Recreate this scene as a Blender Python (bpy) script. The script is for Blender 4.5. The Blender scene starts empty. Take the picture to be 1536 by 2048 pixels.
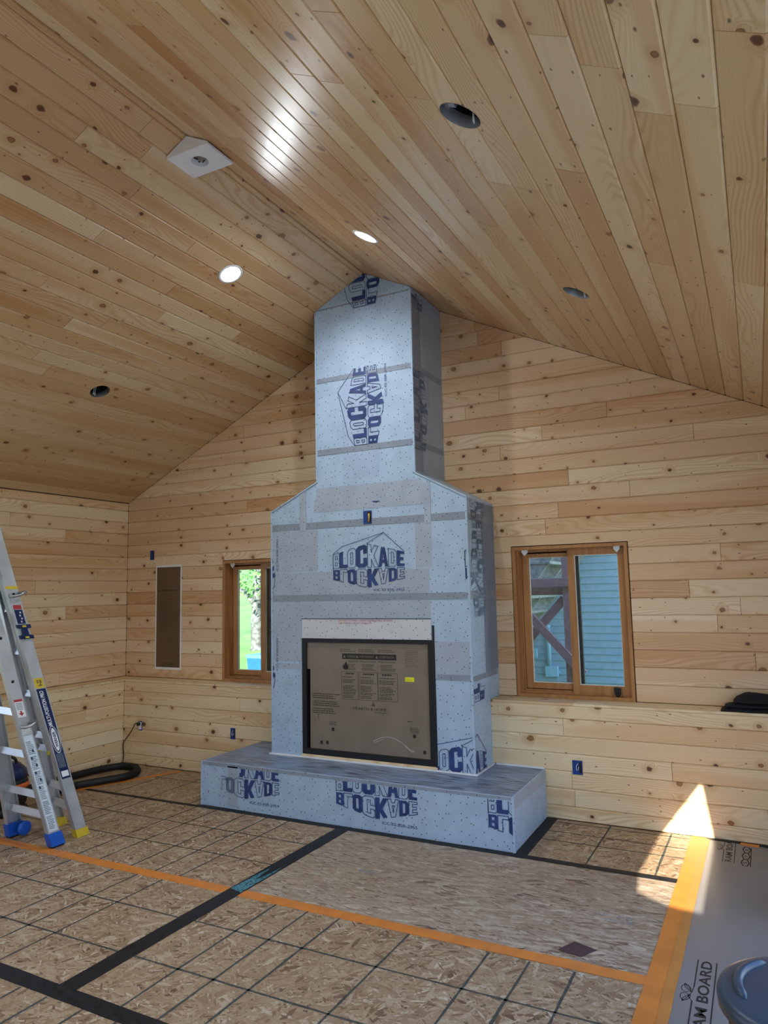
import bpy, bmesh, math, random
from mathutils import Vector, Matrix
from mathutils.geometry import tessellate_polygon
C = bpy.context.scene.collection
sc = bpy.context.scene
R = math.radians

# ------------------------------------------------------------------ camera
W_PX, H_PX, F_PX = 1536, 2048, 1425.23
yaw, pitch, roll = -0.4796, 0.1078, -0.0214
fw = Vector((math.sin(yaw)*math.cos(pitch), math.cos(yaw)*math.cos(pitch), math.sin(pitch)))
rt = Vector((math.cos(yaw), -math.sin(yaw), 0)); up = rt.cross(fw)
r2 = math.cos(roll)*rt + math.sin(roll)*up; u2 = -math.sin(roll)*rt + math.cos(roll)*up
cam = bpy.data.cameras.new('camera'); camo = bpy.data.objects.new('camera', cam); C.objects.link(camo)
cam.sensor_fit = 'VERTICAL'; cam.sensor_height = 36; cam.lens = 36*F_PX/H_PX
cam.clip_start = 0.05; cam.clip_end = 400
m = Matrix.Identity(4)
for i in range(3):
    m[i][0] = r2[i]; m[i][1] = u2[i]; m[i][2] = -fw[i]
m.translation = Vector((2.6702, -5.6056, 1.70)); camo.matrix_world = m
sc.camera = camo

# ------------------------------------------------------------------ sky, sun, daylight portals, exposure
wd = bpy.data.worlds.new('sky'); sc.world = wd; wd.use_nodes = True
wn = wd.node_tree; wn.nodes.clear()
o = wn.nodes.new('ShaderNodeOutputWorld'); bg = wn.nodes.new('ShaderNodeBackground')
tc = wn.nodes.new('ShaderNodeTexCoord'); sp = wn.nodes.new('ShaderNodeSeparateXYZ'); rp = wn.nodes.new('ShaderNodeValToRGB')
wn.links.new(tc.outputs['Generated'], sp.inputs[0]); wn.links.new(sp.outputs['Z'], rp.inputs[0])
rp.color_ramp.elements[0].position = 0.0; rp.color_ramp.elements[0].color = (.78, .90, 1.0, 1)
rp.color_ramp.elements[1].position = 0.6; rp.color_ramp.elements[1].color = (.22, .46, 1.0, 1)
wn.links.new(rp.outputs[0], bg.inputs[0]); bg.inputs[1].default_value = 3.0
wn.links.new(bg.outputs[0], o.inputs[0])
TAN_E = 0.41
sun = bpy.data.lights.new('sun', 'SUN'); suno = bpy.data.objects.new('sun', sun); C.objects.link(suno)
sun.energy = 18.0; sun.color = (1, .93, .80); sun.angle = R(0.30)
suno.rotation_euler = Vector((0, 1, -TAN_E)).to_track_quat('-Z', 'Y').to_euler()
def portal(name, loc, direction, sx, sy):
    l = bpy.data.lights.new(name, 'AREA'); l.shape = 'RECTANGLE'; l.size = sx; l.size_y = sy
    ob = bpy.data.objects.new(name, l); C.objects.link(ob); ob.location = loc
    ob.rotation_euler = Vector(direction).to_track_quat('-Z', 'Z').to_euler()
    l.cycles.is_portal = True
portal('daylight_portal', (3.33, -3.9, 1.2), (-1, 0, 0), 5.0, 2.3)
portal('daylight_portal', (-3.49, -4.6, 1.55), (1, 0, 0), 3.6, 1.7)
LAMP_STRENGTH = 400.0
LAMP_COLOR = (.90, .98, 1.05)
vs = sc.view_settings; vs.view_transform = 'Standard'; vs.look = 'None'; vs.gamma = 1; vs.use_curve_mapping = False
vs.exposure = 0.25
cy = sc.cycles; cy.adaptive_threshold = .08; cy.max_bounces = 6; cy.diffuse_bounces = 4; cy.glossy_bounces = 3; cy.transparent_max_bounces = 8; cy.caustics_reflective = False; cy.caustics_refractive = False; cy.blur_glossy = .5

# ------------------------------------------------------------------ measured room
XL, XRT = -3.4096, 3.2478            # side walls
XC, ZE, ZR = -.0809, 2.6961, 4.331   # ridge x, eave z, ridge z
SL = (ZR-ZE)/(XC-XL); ANG = math.atan(SL)
D, ZL = .2214, .8332                 # ledge depth and height
YR = -6.6                            # rear wall
cF, hF = -.6025, -1.0132             # chimney and hearth fronts
HL, HR, HZ = -1.4384, 1.1731, .348
L1, R1, L2, R2, S1, S2 = -1.0339, .7673, -.5635, .3488, 2.3806, 2.6025
roofz = lambda x: ZR - SL*abs(x-XC)

# ------------------------------------------------------------------ helpers
def tag(o, label=None, cat=None, group=None, kind=None):
    if label: o['label'] = label
    if cat: o['category'] = cat
    if group: o['group'] = group
    if kind: o['kind'] = kind
    return o
def empty(name, label, cat, loc=(0, 0, 0), group=None):
    e = bpy.data.objects.new(name, None); C.objects.link(e); e.location = loc; e.empty_display_size = .05
    return tag(e, label, cat, group)
class MB:
    def __init__(s): s.v = []; s.f = []; s.m = []; s.sm = []
    def add(s, vs, fs, mi=0, smooth=False):
        b = len(s.v); s.v += [tuple(x) for x in vs]
        for f in fs: s.f.append(tuple(b+i for i in f)); s.m.append(mi); s.sm.append(smooth)
        return s
    def box(s, x0, x1, y0, y1, z0, z1, mi=0, b=0.0):
        if b <= 0:
            s.add([(x0,y0,z0),(x1,y0,z0),(x1,y1,z0),(x0,y1,z0),(x0,y0,z1),(x1,y0,z1),(x1,y1,z1),(x0,y1,z1)],
                  [(0,3,2,1),(4,5,6,7),(0,1,5,4),(1,2,6,5),(2,3,7,6),(3,0,4,7)], mi)
        else:
            bm = bmesh.new(); bmesh.ops.create_cube(bm, size=1)
            for v in bm.verts: v.co = Vector(((x0+x1)/2+v.co.x*(x1-x0), (y0+y1)/2+v.co.y*(y1-y0), (z0+z1)/2+v.co.z*(z1-z0)))
            bmesh.ops.bevel(bm, geom=bm.edges[:], offset=b, segments=2, affect='EDGES', profile=.5)
            s.bm(bm, mi)
        return s
    def bm(s, bm, mi=0, smooth=False):
        bm.verts.index_update()
        s.add([v.co[:] for v in bm.verts], [tuple(v.index for v in f.verts) for f in bm.faces], mi, smooth); bm.free()
        return s
    def obox(s, M, sx, sy, sz, mi=0):      # box of given size centred on frame M
        vs = [M @ Vector((a*sx/2, b*sy/2, c*sz/2)) for c in (-1,1) for a,b in ((-1,-1),(1,-1),(1,1),(-1,1))]
        return s.add(vs, [(0,3,2,1),(4,5,6,7),(0,1,5,4),(1,2,6,5),(2,3,7,6),(3,0,4,7)], mi)
    def beam(s, a, b, w, h, upv=(0,0,1), mi=0):   # rectangular bar from a to b
        a = Vector(a); b = Vector(b); z = (b-a).normalized(); x = Vector(upv).cross(z)
        if x.length < 1e-4: x = Vector((1,0,0))
        x.normalize(); y = z.cross(x)
        M = Matrix((x, y, z)).transposed().to_4x4(); M.translation = (a+b)/2
        return s.obox(M, w, h, (b-a).length, mi)
    def prism(s, poly, fn, d0, d1, mi=0):  # polygon (u,v) swept from depth d0 to d1; fn(u,v,d) gives a point
        n = len(poly)
        s.add([fn(u,v,d0) for u,v in poly]+[fn(u,v,d1) for u,v in poly],
              [tuple(range(n))[::-1], tuple(range(n,2*n))]+[(i,(i+1)%n,n+(i+1)%n,n+i) for i in range(n)], mi)
        return s
    def tube(s, pts, r, n=8, mi=0, closed=False, smooth=True):
        pts = [Vector(p) for p in pts]; N = len(pts); rs = r if isinstance(r, (list, tuple)) else [r]*N
        base = len(s.v); x = None; vs = []
        for i, p in enumerate(pts):
            t = (pts[(i+1) % N]-pts[i-1]) if closed else (pts[min(i+1,N-1)]-pts[max(i-1,0)])
            t.normalize()
            if x is None:
                x = t.orthogonal().normalized()
            x = (x - t*x.dot(t)).normalized(); y = t.cross(x)
            vs += [p + (x*math.cos(k*2*math.pi/n)+y*math.sin(k*2*math.pi/n))*rs[i] for k in range(n)]
        fs = []
        for i in range(N if closed else N-1):
            for k in range(n):
                j = (i+1) % N
                fs.append((i*n+k, i*n+(k+1)%n, j*n+(k+1)%n, j*n+k))
        if not closed: fs += [tuple(range(n))[::-1], tuple((N-1)*n+k for k in range(n))]
        return s.add(vs, fs, mi, smooth)
    def lathe(s, prof, n=32, M=Matrix.Identity(4), mi=0, smooth=True):
        vs = []; 
        for r, z in prof: vs += [M @ Vector((r*math.cos(2*math.pi*k/n), r*math.sin(2*math.pi*k/n), z)) for k in range(n)]
        fs = [(i*n+k, i*n+(k+1)%n, (i+1)*n+(k+1)%n, (i+1)*n+k) for i in range(len(prof)-1) for k in range(n)]
        return s.add(vs, fs, mi, smooth)
    def build(s, name, mats, parent=None, M=None, normals=True):
        me = bpy.data.meshes.new(name); me.from_pydata(s.v, [], s.f)
        for mt in (mats if isinstance(mats, (list, tuple)) else [mats]): me.materials.append(mt)
        me.polygons.foreach_set('material_index', s.m); me.polygons.foreach_set('use_smooth', s.sm)
        if normals and len(s.f) < 60000:
            b = bmesh.new(); b.from_mesh(me); bmesh.ops.recalc_face_normals(b, faces=b.faces[:]); b.to_mesh(me); b.free()
        me.update()
        ob = bpy.data.objects.new(name, me); C.objects.link(ob)
        if parent: ob.parent = parent
        if M is not None: ob.matrix_local = M
        return ob
def booldiff(ob, cutters):                 # real holes, cut with solid cutters that are then thrown away
    tmp = []
    for mb in cutters:
        c = mb.build('cutter', [], None); tmp.append(c)
        md = ob.modifiers.new('cut', 'BOOLEAN'); md.operation = 'DIFFERENCE'; md.object = c; md.solver = 'EXACT'
    dg = bpy.context.evaluated_depsgraph_get(); dg.update()
    me = bpy.data.meshes.new_from_object(ob.evaluated_get(dg))
    old = ob.data; ob.modifiers.clear(); me.name = old.name; ob.data = me; bpy.data.meshes.remove(old)
    for c in tmp:
        d = c.data; bpy.data.objects.remove(c); bpy.data.meshes.remove(d)
def clip(poly, nx, ny, c):                 # keep nx*u + ny*v <= c
    out = []
    for i in range(len(poly)):
        a, b = poly[i-1], poly[i]; da = nx*a[0]+ny*a[1]-c; db = nx*b[0]+ny*b[1]-c
        if da <= 0 < db or db <= 0 < da:
            t = da/(da-db); out.append((a[0]+(b[0]-a[0])*t, a[1]+(b[1]-a[1])*t))
        if db <= 0: out.append(b)
    return out
def clip_convex(poly, hull):               # hull counter-clockwise
    for i in range(len(hull)):
        a, b = hull[i-1], hull[i]; nx, ny = b[1]-a[1], -(b[0]-a[0])
        poly = clip(poly, nx, ny, nx*a[0]+ny*a[1])
        if len(poly) < 3: return []
    return poly
def inset(poly, longc, endc):
    out = list(poly); n = len(poly)
    for i in range(n):
        a, b = poly[i], poly[(i+1) % n]; dx, dy = b[0]-a[0], b[1]-a[1]; l = math.hypot(dx, dy)
        if l < 1e-6: continue
        nx, ny = dy/l, -dx/l
        off = longc if abs(ny) > .95 else endc
        out = clip(out, nx, ny, nx*a[0]+ny*a[1]-off)
        if len(out) < 3: return None
    return out
def area(p): return .5*sum(p[i-1][0]*p[i][1]-p[i][0]*p[i-1][1] for i in range(len(p)))
def dedupe(p):
    q = [v for i, v in enumerate(p) if math.hypot(v[0]-p[i-1][0], v[1]-p[i-1][1]) > 1e-5]
    return q
def text_polys(s, size, offset=0.0, shear=0.0, spacing=1.0):   # flat letters as triangles in (u,v); align left on the baseline
    cu = bpy.data.curves.new('t', 'FONT'); cu.body = s; cu.size = size; cu.offset = offset; cu.shear = shear; cu.space_character = spacing
    cu.resolution_u = 3; cu.dimensions = '2D'; cu.fill_mode = 'FRONT'
    ob = bpy.data.objects.new('t', cu); C.objects.link(ob)
    dg = bpy.context.evaluated_depsgraph_get(); dg.update()
    me = bpy.data.meshes.new_from_object(ob.evaluated_get(dg))
    out = [[(me.vertices[i].co.x, me.vertices[i].co.y) for i in p.vertices] for p in me.polygons]
    bpy.data.objects.remove(ob); bpy.data.curves.remove(cu); bpy.data.meshes.remove(me)
    return out
def fit_text(s, u0, v0, width, height, offset=.0, squeeze=True):
    ps = text_polys(s, 1.0, offset)
    xs = [p[0] for q in ps for p in q]; ys = [p[1] for q in ps for p in q]
    x0, x1, y0, y1 = min(xs), max(xs), min(ys), max(ys)
    sx = width/(x1-x0); sy = height/(y1-y0) if height else sx
    return [[(u0+(a-x0)*sx, v0+(b-y0)*sy) for a, b in q] for q in ps]
def rect(u0, v0, u1, v1): return [(u0,v0),(u1,v0),(u1,v1),(u0,v1)]
def stroke(pts, w, closed=False):
    out = []; n = len(pts)
    for i in range(n if closed else n-1):
        a, b = pts[i], pts[(i+1) % n]; dx, dy = b[0]-a[0], b[1]-a[1]; l = math.hypot(dx, dy)
        if l < 1e-7: continue
        nx, ny = -dy/l*w/2, dx/l*w/2; ex, ey = dx/l*w/2, dy/l*w/2
        out.append([(a[0]-nx-ex,a[1]-ny-ey),(b[0]-nx+ex,b[1]-ny+ey),(b[0]+nx+ex,b[1]+ny+ey),(a[0]+nx-ex,a[1]+ny-ey)])
    return out
def flat_print(name, polys, fn, mat, parent, hull=None, lift=.0012):    # flat ink lying on a surface; fn(u,v,d)
    mb = MB()
    for p in polys:
        if area(p) < 0: p = p[::-1]
        if hull:
            p = clip_convex(p, hull)
            if len(p) < 3: continue
        p = dedupe(p)
        if len(p) < 3: continue
        mb.add([fn(u, v, lift) for u, v in p], [tuple(range(len(p)))])
    if not mb.f: return None
    return mb.build(name, mat, parent, normals=False)

# ------------------------------------------------------------------ materials
class NT:
    def __init__(s, name):
        s.m = bpy.data.materials.new(name); s.m.use_nodes = True; s.t = s.m.node_tree; s.t.nodes.clear()
        s.out = s.t.nodes.new('ShaderNodeOutputMaterial'); s.b = s.t.nodes.new('ShaderNodeBsdfPrincipled')
        s.t.links.new(s.b.outputs[0], s.out.inputs[0])
    def n(s, typ, **kw):
        nd = s.t.nodes.new('ShaderNode'+typ)
        for k, v in kw.items(): setattr(nd, k, v)
        return nd
    def put(s, sock, v):
        if isinstance(v, bpy.types.NodeSocket): s.t.links.new(v, sock)
        else: sock.default_value = v
    def math(s, op, a, b=0.0, c=0.0, clamp=False):
        nd = s.n('Math', operation=op, use_clamp=clamp)
        s.put(nd.inputs[0], a); s.put(nd.inputs[1], b); s.put(nd.inputs[2], c); return nd.outputs[0]
    def vec(s, x, y, z=0.0):
        nd = s.n('CombineXYZ'); s.put(nd.inputs[0], x); s.put(nd.inputs[1], y); s.put(nd.inputs[2], z); return nd.outputs[0]
    def xyz(s, v):
        nd = s.n('SeparateXYZ'); s.put(nd.inputs[0], v); return nd.outputs
    def noise(s, v, scale=1.0, detail=2.0, rough=.5, dims='3D'):
        nd = s.n('TexNoise', noise_dimensions=dims); s.put(nd.inputs['Vector'], v); nd.inputs['Scale'].default_value = scale
        nd.inputs['Detail'].default_value = detail; nd.inputs['Roughness'].default_value = rough; return nd.outputs[0]
    def voro(s, v, scale=1.0, rnd=1.0, feat='F1', dims='2D'):
        nd = s.n('TexVoronoi', voronoi_dimensions=dims, feature=feat); s.put(nd.inputs['Vector'], v)
        nd.inputs['Scale'].default_value = scale; nd.inputs['Randomness'].default_value = rnd; return nd
    def smooth(s, v, a, b, lo=0.0, hi=1.0):
        nd = s.n('MapRange', interpolation_type='SMOOTHSTEP'); s.put(nd.inputs[0], v)
        s.put(nd.inputs[1], a); s.put(nd.inputs[2], b); nd.inputs[3].default_value = lo; nd.inputs[4].default_value = hi; return nd.outputs[0]
    def mix(s, f, a, b, mode='MIX'):
        nd = s.n('Mix', data_type='RGBA', blend_type=mode)
        s.put(nd.inputs[0], f)
        for sk, v in ((nd.inputs[6], a), (nd.inputs[7], b)):
            s.put(sk, v if isinstance(v, bpy.types.NodeSocket) else (*v, 1) if len(v) == 3 else v)
        return nd.outputs[2]
    def ramp(s, f, stops, interp='LINEAR'):
        nd = s.n('ValToRGB'); s.put(nd.inputs[0], f); cr = nd.color_ramp; cr.interpolation = interp
        while len(cr.elements) < len(stops): cr.elements.new(.5)
        for e, (p, c) in zip(cr.elements, stops): e.position = p; e.color = (*c, 1)
        return nd.outputs[0]
    def bump(s, h, strength=.2, dist=.002):
        nd = s.n('Bump'); s.put(nd.inputs['Height'], h); nd.inputs['Strength'].default_value = strength; nd.inputs['Distance'].default_value = dist
        s.t.links.new(nd.outputs[0], s.b.inputs['Normal'])
    def set(s, color=None, rough=None, metal=None, spec=None, **kw):
        if color is not None: s.put(s.b.inputs['Base Color'], color if isinstance(color, bpy.types.NodeSocket) else (*color, 1))
        if rough is not None: s.put(s.b.inputs['Roughness'], rough)
        if metal is not None: s.b.inputs['Metallic'].default_value = metal
        if spec is not None: s.b.inputs['Specular IOR Level'].default_value = spec
        for k, v in kw.items(): s.put(s.b.inputs[k], v)
        return s.m
def plain(name, c, rough=.6, metal=0.0, var=.06, scale=14.0, spec=.4):
    t = NT(name); tcn = t.n('TexCoord'); nz = t.noise(tcn.outputs['Object'], scale, 4.0)
    f = t.smooth(nz, .3, .7)
    col = t.mix(f, [max(0, x*(1-var)) for x in c], [min(1, x*(1+var)) for x in c])
    return t.set(col, t.math('ADD', rough-.04, t.math('MULTIPLY', f, .08)), metal, spec)

def pine(name, rough, tints, gain=1.0, spec=.5):
    t = NT(name); tcn = t.n('TexCoord'); oi = t.n('ObjectInfo'); rnd = oi.outputs['Random']
    p = t.xyz(tcn.outputs['Object'])
    x = t.math('ADD', p[0], t.math('MULTIPLY', rnd, 57.0)); y = t.math('ADD', p[1], t.math('MULTIPLY', rnd, 23.0))
    # branch knots
    v = t.voro(t.vec(t.math('MULTIPLY', x, 4.6), t.math('MULTIPLY', y, 6.0)), 1.0)
    cs = t.n('SeparateColor'); t.put(cs.inputs[0], v.outputs['Color'])
    keep = t.math('GREATER_THAN', cs.outputs[0], .60)
    rad = t.math('ADD', .040, t.math('MULTIPLY', t.math('POWER', cs.outputs[1], 1.6), .105))
    wob = t.math('MULTIPLY', t.math('SUBTRACT', t.noise(t.vec(x, y), 60.0, 0.0, dims='2D'), .5), .04)
    d = t.math('ADD', v.outputs['Distance'], wob)
    kn = t.math('MULTIPLY', keep, t.smooth(d, rad, t.math('MULTIPLY', rad, .72)))
    core = t.math('MULTIPLY', keep, t.smooth(d, t.math('MULTIPLY', rad, .8), t.math('MULTIPLY', rad, .45)))
    halo = t.math('MULTIPLY', keep, t.smooth(d, t.math('MULTIPLY', rad, 3.2), rad))
    # pin knots
    v2 = t.voro(t.vec(t.math('MULTIPLY', x, 11.0), t.math('MULTIPLY', y, 19.0)), 1.0)
    c2 = t.n('SeparateColor'); t.put(c2.inputs[0], v2.outputs['Color'])
    pk = t.math('MULTIPLY', t.math('GREATER_THAN', c2.outputs[0], .87), t.smooth(v2.outputs['Distance'], t.math('ADD', .06, t.math('MULTIPLY', c2.outputs[1], .09)), .04))
    # rings bending round the knots
    big = t.noise(t.vec(t.math('MULTIPLY', x, .55), t.math('MULTIPLY', y, 3.0)), 1.0, 2.0, dims='2D')
    g = t.math('ADD', t.math('MULTIPLY', y, 48.0), t.math('MULTIPLY', big, 22.0))
    g = t.math('ADD', g, t.math('MULTIPLY', halo, 2.6))
    ring = t.math('ABSOLUTE', t.math('SINE', t.math('MULTIPLY', g, 3.1416)))
    ring = t.math('POWER', ring, 4.0)
    amp = t.smooth(t.noise(t.vec(t.math('MULTIPLY', x, .8), t.math('MULTIPLY', y, 6.0)), 1.0, 0.0, dims='2D'), .35, .65)
    fib = t.noise(t.vec(t.math('MULTIPLY', x, 6.0), t.math('MULTIPLY', y, 260.0)), 1.0, 1.0, dims='2D')
    base = t.ramp(rnd, tints)
    base = t.n('HueSaturation').outputs[0] if False else base
    dark = t.mix(1.0, base, (.80, .66, .50), 'MULTIPLY')
    f = t.math('MULTIPLY', ring, t.math('ADD', .14, t.math('MULTIPLY', amp, .62)))
    col = t.mix(f, base, dark)
    red = t.smooth(t.noise(t.vec(t.math('MULTIPLY', x, .45), t.math('MULTIPLY', y, 7.0)), 1.0, 0.0, dims='2D'), .56, .74)
    col = t.mix(t.math('MULTIPLY', red, .5), col, t.mix(1.0, base, (.82, .60, .42), 'MULTIPLY'))
    col = t.mix(t.math('MULTIPLY', t.math('SUBTRACT', fib, .35), .35, clamp=True), col, t.mix(1.0, base, (.78, .66, .52), 'MULTIPLY'))
    col = t.mix(t.math('MULTIPLY', halo, .38), col, (.48, .25, .09))
    brown = t.math('GREATER_THAN', cs.outputs[2], .45)
    col = t.mix(t.math('MULTIPLY', kn, .88), col, (.13, .05, .017))
    col = t.mix(t.math('MULTIPLY', core, .80), col, t.mix(brown, (.10, .036, .012), (.34, .155, .055)))
    col = t.mix(t.math('MULTIPLY', pk, .85), col, (.13, .05, .016))
    if gain != 1.0: col = t.mix(1.0, col, (gain, gain, gain), 'MULTIPLY')
    t.bump(t.math('ADD', fib, t.math('MULTIPLY', ring, .4)), .10, .0006)
    return t.set(col, t.math('ADD', rough, t.math('MULTIPLY', fib, .08)), 0, spec)
TINT = [(0, (0.742,0.546,0.347)), (.14, (0.673,0.449,0.252)), (.28, (0.832,0.673,0.482)), (.42, (0.723,0.500,0.297)), (.56, (0.614,0.372,0.196)), (.70, (0.792,0.612,0.409)), (.85, (0.693,0.474,0.274)), (1, (0.842,0.689,0.504))]
TINT_CEIL = [(p, (a*.87, b*.84, c*.72)) for p, (a, b, c) in TINT]
TINT_LOW = [(0, (0.800,0.659,0.427)), (.3, (0.770,0.593,0.359)), (.6, (0.820,0.691,0.454)), (.8, (0.750,0.561,0.332)), (1, (0.820,0.680,0.445))]
M_PINE = pine('knotty_pine_wall', .42, TINT)
M_PINE_LOW = pine('pale_knotty_pine', .46, TINT_LOW)
M_PINE_CEIL = pine('varnished_pine_ceiling', .31, TINT_CEIL, spec=.5)
M_FRAMEWOOD = None
def fir():
    t = NT('stained_fir'); tcn = t.n('TexCoord'); p = t.xyz(tcn.outputs['Object'])
    nz = t.noise(t.vec(t.math('MULTIPLY', p[0], 30.0), t.math('MULTIPLY', p[1], 30.0), t.math('MULTIPLY', p[2], 3.0)), 1.0, 4.0)
    return t.set(t.mix(t.smooth(nz, .3, .7), (.46,.22,.075), (.36,.155,.048)), .38, 0, .5)
M_FIR = fir()
def osb(name, ang, pal, aspect, seed):
    t = NT(name); tcn = t.n('TexCoord'); p = t.xyz(tcn.outputs['Object']); oi = t.n('ObjectInfo')
    col = None; hmax = None
    for i, (a, sc_) in enumerate(((0.0, 1.0), (.6, 1.0), (-.65, 1.1), (1.35, .9), (.25, 1.9), (-.3, 2.1), (.95, 2.0), (-1.05, 2.2))):
        a = ang + a*aspect; ca, sa = math.cos(a), math.sin(a)
        x = t.math('ADD', t.math('MULTIPLY', p[0], ca), t.math('MULTIPLY', p[1], sa))
        y = t.math('SUBTRACT', t.math('MULTIPLY', p[1], ca), t.math('MULTIPLY', p[0], sa))
        v = t.voro(t.vec(t.math('MULTIPLY', x, 9.0*sc_), t.math('ADD', t.math('MULTIPLY', y, 44.0*sc_), seed+i*3.1), 0.0), 1.0)
        cs = t.n('SeparateColor'); t.put(cs.inputs[0], v.outputs['Color'])
        h = t.math('SUBTRACT', cs.outputs[2], t.math('MULTIPLY', v.outputs['Distance'], .45))
        fb = t.noise(t.vec(t.math('MULTIPLY', x, 14.0), t.math('MULTIPLY', y, 420.0)), 1.0, 1.0, dims='2D') if i < 3 else None
        if i == 0: fib = fb
        c = t.ramp(cs.outputs[0], pal)
        if col is None: col, hmax = c, h
        else:
            col = t.mix(t.math('GREATER_THAN', h, hmax), col, c); hmax = t.math('MAXIMUM', h, hmax)
    col = t.mix(t.smooth(hmax, .50, .36), col, (.10, .055, .03))
    col = t.mix(t.math('MULTIPLY', t.math('SUBTRACT', fib, .4), .5, clamp=True), col, (.22, .135, .075))
    fine = t.noise(t.vec(t.math('MULTIPLY', p[0], 60.0), t.math('MULTIPLY', p[1], 160.0)), 1.0, 2.0, dims='2D')
    col = t.mix(t.math('MULTIPLY', t.smooth(fine, .42, .75), .4), col, (.20,.12,.06))
    big = t.noise(t.vec(p[0], p[1]), 2.2, 1.0, dims='2D')
    col = t.mix(t.math('MULTIPLY', t.smooth(big, .35, .7), .22), col, (.34,.23,.13))
    t.bump(hmax, .5, .002)
    return t.set(col, .52, 0, .4)
PAL_W = [(0, (0.109,0.057,0.030)), (.08, (0.244,0.143,0.076)), (.3, (0.311,0.205,0.118)), (.55, (0.370,0.258,0.152)), (.82, (0.420,0.312,0.194)), (.95, (0.504,0.410,0.289)), (1, (0.571,0.500,0.380))]
PAL_G = [(0, (0.104,0.055,0.036)), (.07, (0.248,0.172,0.121)), (.3, (0.320,0.238,0.168)), (.6, (0.376,0.293,0.214)), (.85, (0.432,0.360,0.267)), (1, (0.544,0.492,0.392))]
M_OSB = osb('strand_board', .3, PAL_W, 1.0, 1.0)
M_OSB_B = osb('strand_board_aligned', 0.0, PAL_G, .28, 7.0)
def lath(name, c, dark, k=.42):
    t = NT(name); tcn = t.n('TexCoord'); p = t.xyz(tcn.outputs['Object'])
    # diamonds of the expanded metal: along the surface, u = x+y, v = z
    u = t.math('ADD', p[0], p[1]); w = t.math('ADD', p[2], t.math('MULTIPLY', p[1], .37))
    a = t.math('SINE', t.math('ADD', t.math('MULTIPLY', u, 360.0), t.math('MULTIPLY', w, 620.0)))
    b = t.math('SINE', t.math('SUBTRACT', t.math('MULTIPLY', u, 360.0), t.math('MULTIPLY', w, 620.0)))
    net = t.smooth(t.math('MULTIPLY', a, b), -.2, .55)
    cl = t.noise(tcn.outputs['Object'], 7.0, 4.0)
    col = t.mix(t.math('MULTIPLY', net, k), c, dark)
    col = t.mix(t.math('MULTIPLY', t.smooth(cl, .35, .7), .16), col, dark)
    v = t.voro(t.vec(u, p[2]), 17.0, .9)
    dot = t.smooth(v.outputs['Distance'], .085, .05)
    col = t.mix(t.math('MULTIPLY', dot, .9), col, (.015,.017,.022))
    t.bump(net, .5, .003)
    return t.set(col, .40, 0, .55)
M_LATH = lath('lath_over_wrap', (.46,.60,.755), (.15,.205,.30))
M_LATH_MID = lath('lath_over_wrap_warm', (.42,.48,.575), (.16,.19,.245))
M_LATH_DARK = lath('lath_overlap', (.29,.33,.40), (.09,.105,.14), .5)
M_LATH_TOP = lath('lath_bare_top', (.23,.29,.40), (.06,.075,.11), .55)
def streaked_top():
    t = NT('streaked_lath_top'); tcn = t.n('TexCoord'); p = t.xyz(tcn.outputs['Object'])
    a = t.noise(t.vec(t.math('MULTIPLY', p[0], 5.0), t.math('MULTIPLY', p[1], 70.0)), 1.0, 4.0, dims='2D'); b = t.noise(t.vec(p[0], p[1]), 3.0, 3.0, dims='2D')
    col = t.mix(t.smooth(a, .35, .62), (.05,.065,.10), (.25,.31,.42)); col = t.mix(t.math('MULTIPLY', t.smooth(b, .4, .7), .5), col, (.22,.33,.52))
    t.bump(a, .6, .004); return t.set(col, .38, 0, .6)
M_HTOP = streaked_top()
M_INK = plain('dark_blue_ink', (.022,.045,.16), .5, var=.3)
M_INK_GREY = plain('grey_blue_ink', (.10,.14,.22), .5, var=.3)
M_BLACK = plain('matt_black', (.008,.008,.009), .55)
M_BLACKINK = plain('black_ink', (.02,.017,.015), .6)
M_BLACKTAPE = plain('black_seam_tape', (.009,.010,.012), .5, var=.4, scale=30, spec=.25)
M_ORANGE = plain('orange_tape', (.60,.20,.030), .5, var=.10, scale=9)
M_ORANGE_DK = plain('orange_tape_overlap', (.50,.20,.04), .5, var=.08, scale=9)
M_LINE = plain('dark_green_paint_line', (.055,.06,.05), .6, var=.4, scale=60)
M_CARD = plain('brown_cardboard', (.20,.16,.12), .36, var=.08, scale=5)
M_PAPER = plain('grey_brown_floor_paper', (.205,.19,.182), .42, var=.05, scale=3)
M_WHITE = plain('white_paint', (.78,.79,.80), .45, var=.03)
M_BOARD = plain('white_cement_board', (.62,.625,.635), .55, var=.05, scale=60)
M_GREYMETAL = plain('galvanised_steel', (.42,.42,.43), .35, .8, var=.15)
M_ALU = plain('brushed_aluminium', (.58,.60,.62), .42, .7, var=.10, scale=6)
M_BLUE = plain('blue_plastic', (.012,.10,.50), .35, var=.08)
M_BLUEBOX = plain('blue_outlet_box', (.01,.045,.22), .5, var=.1)
M_NAVY = plain('navy_label', (.008,.018,.075), .35, var=.1)
M_YELLOW = plain('yellow_plastic', (.62,.44,.03), .45, var=.1)
M_STICKER = plain('yellow_sticker', (.75,.72,.02), .5)
M_RED = plain('red_ink', (.45,.04,.05), .5)
M_LABEL = plain('pale_blue_label', (.62,.72,.78), .45, var=.05)
M_GREYINK = plain('grey_ink', (.22,.27,.31), .5)
M_BIN = plain('grey_blue_plastic_lid', (.04,.062,.092), .33, var=.08, scale=5, spec=.4)
M_CABLE = plain('dark_cord', (.02,.022,.018), .5)
M_WIREY = plain('yellow_wire', (.6,.42,.10), .5)
M_GREYWIRE = plain('white_wire', (.55,.55,.55), .5)
M_CLOTH = plain('black_cloth', (.006,.006,.008), .9, var=.4, scale=40)
M_BACK = plain('dark_sheathing', (.05,.035,.02), .8)
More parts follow.
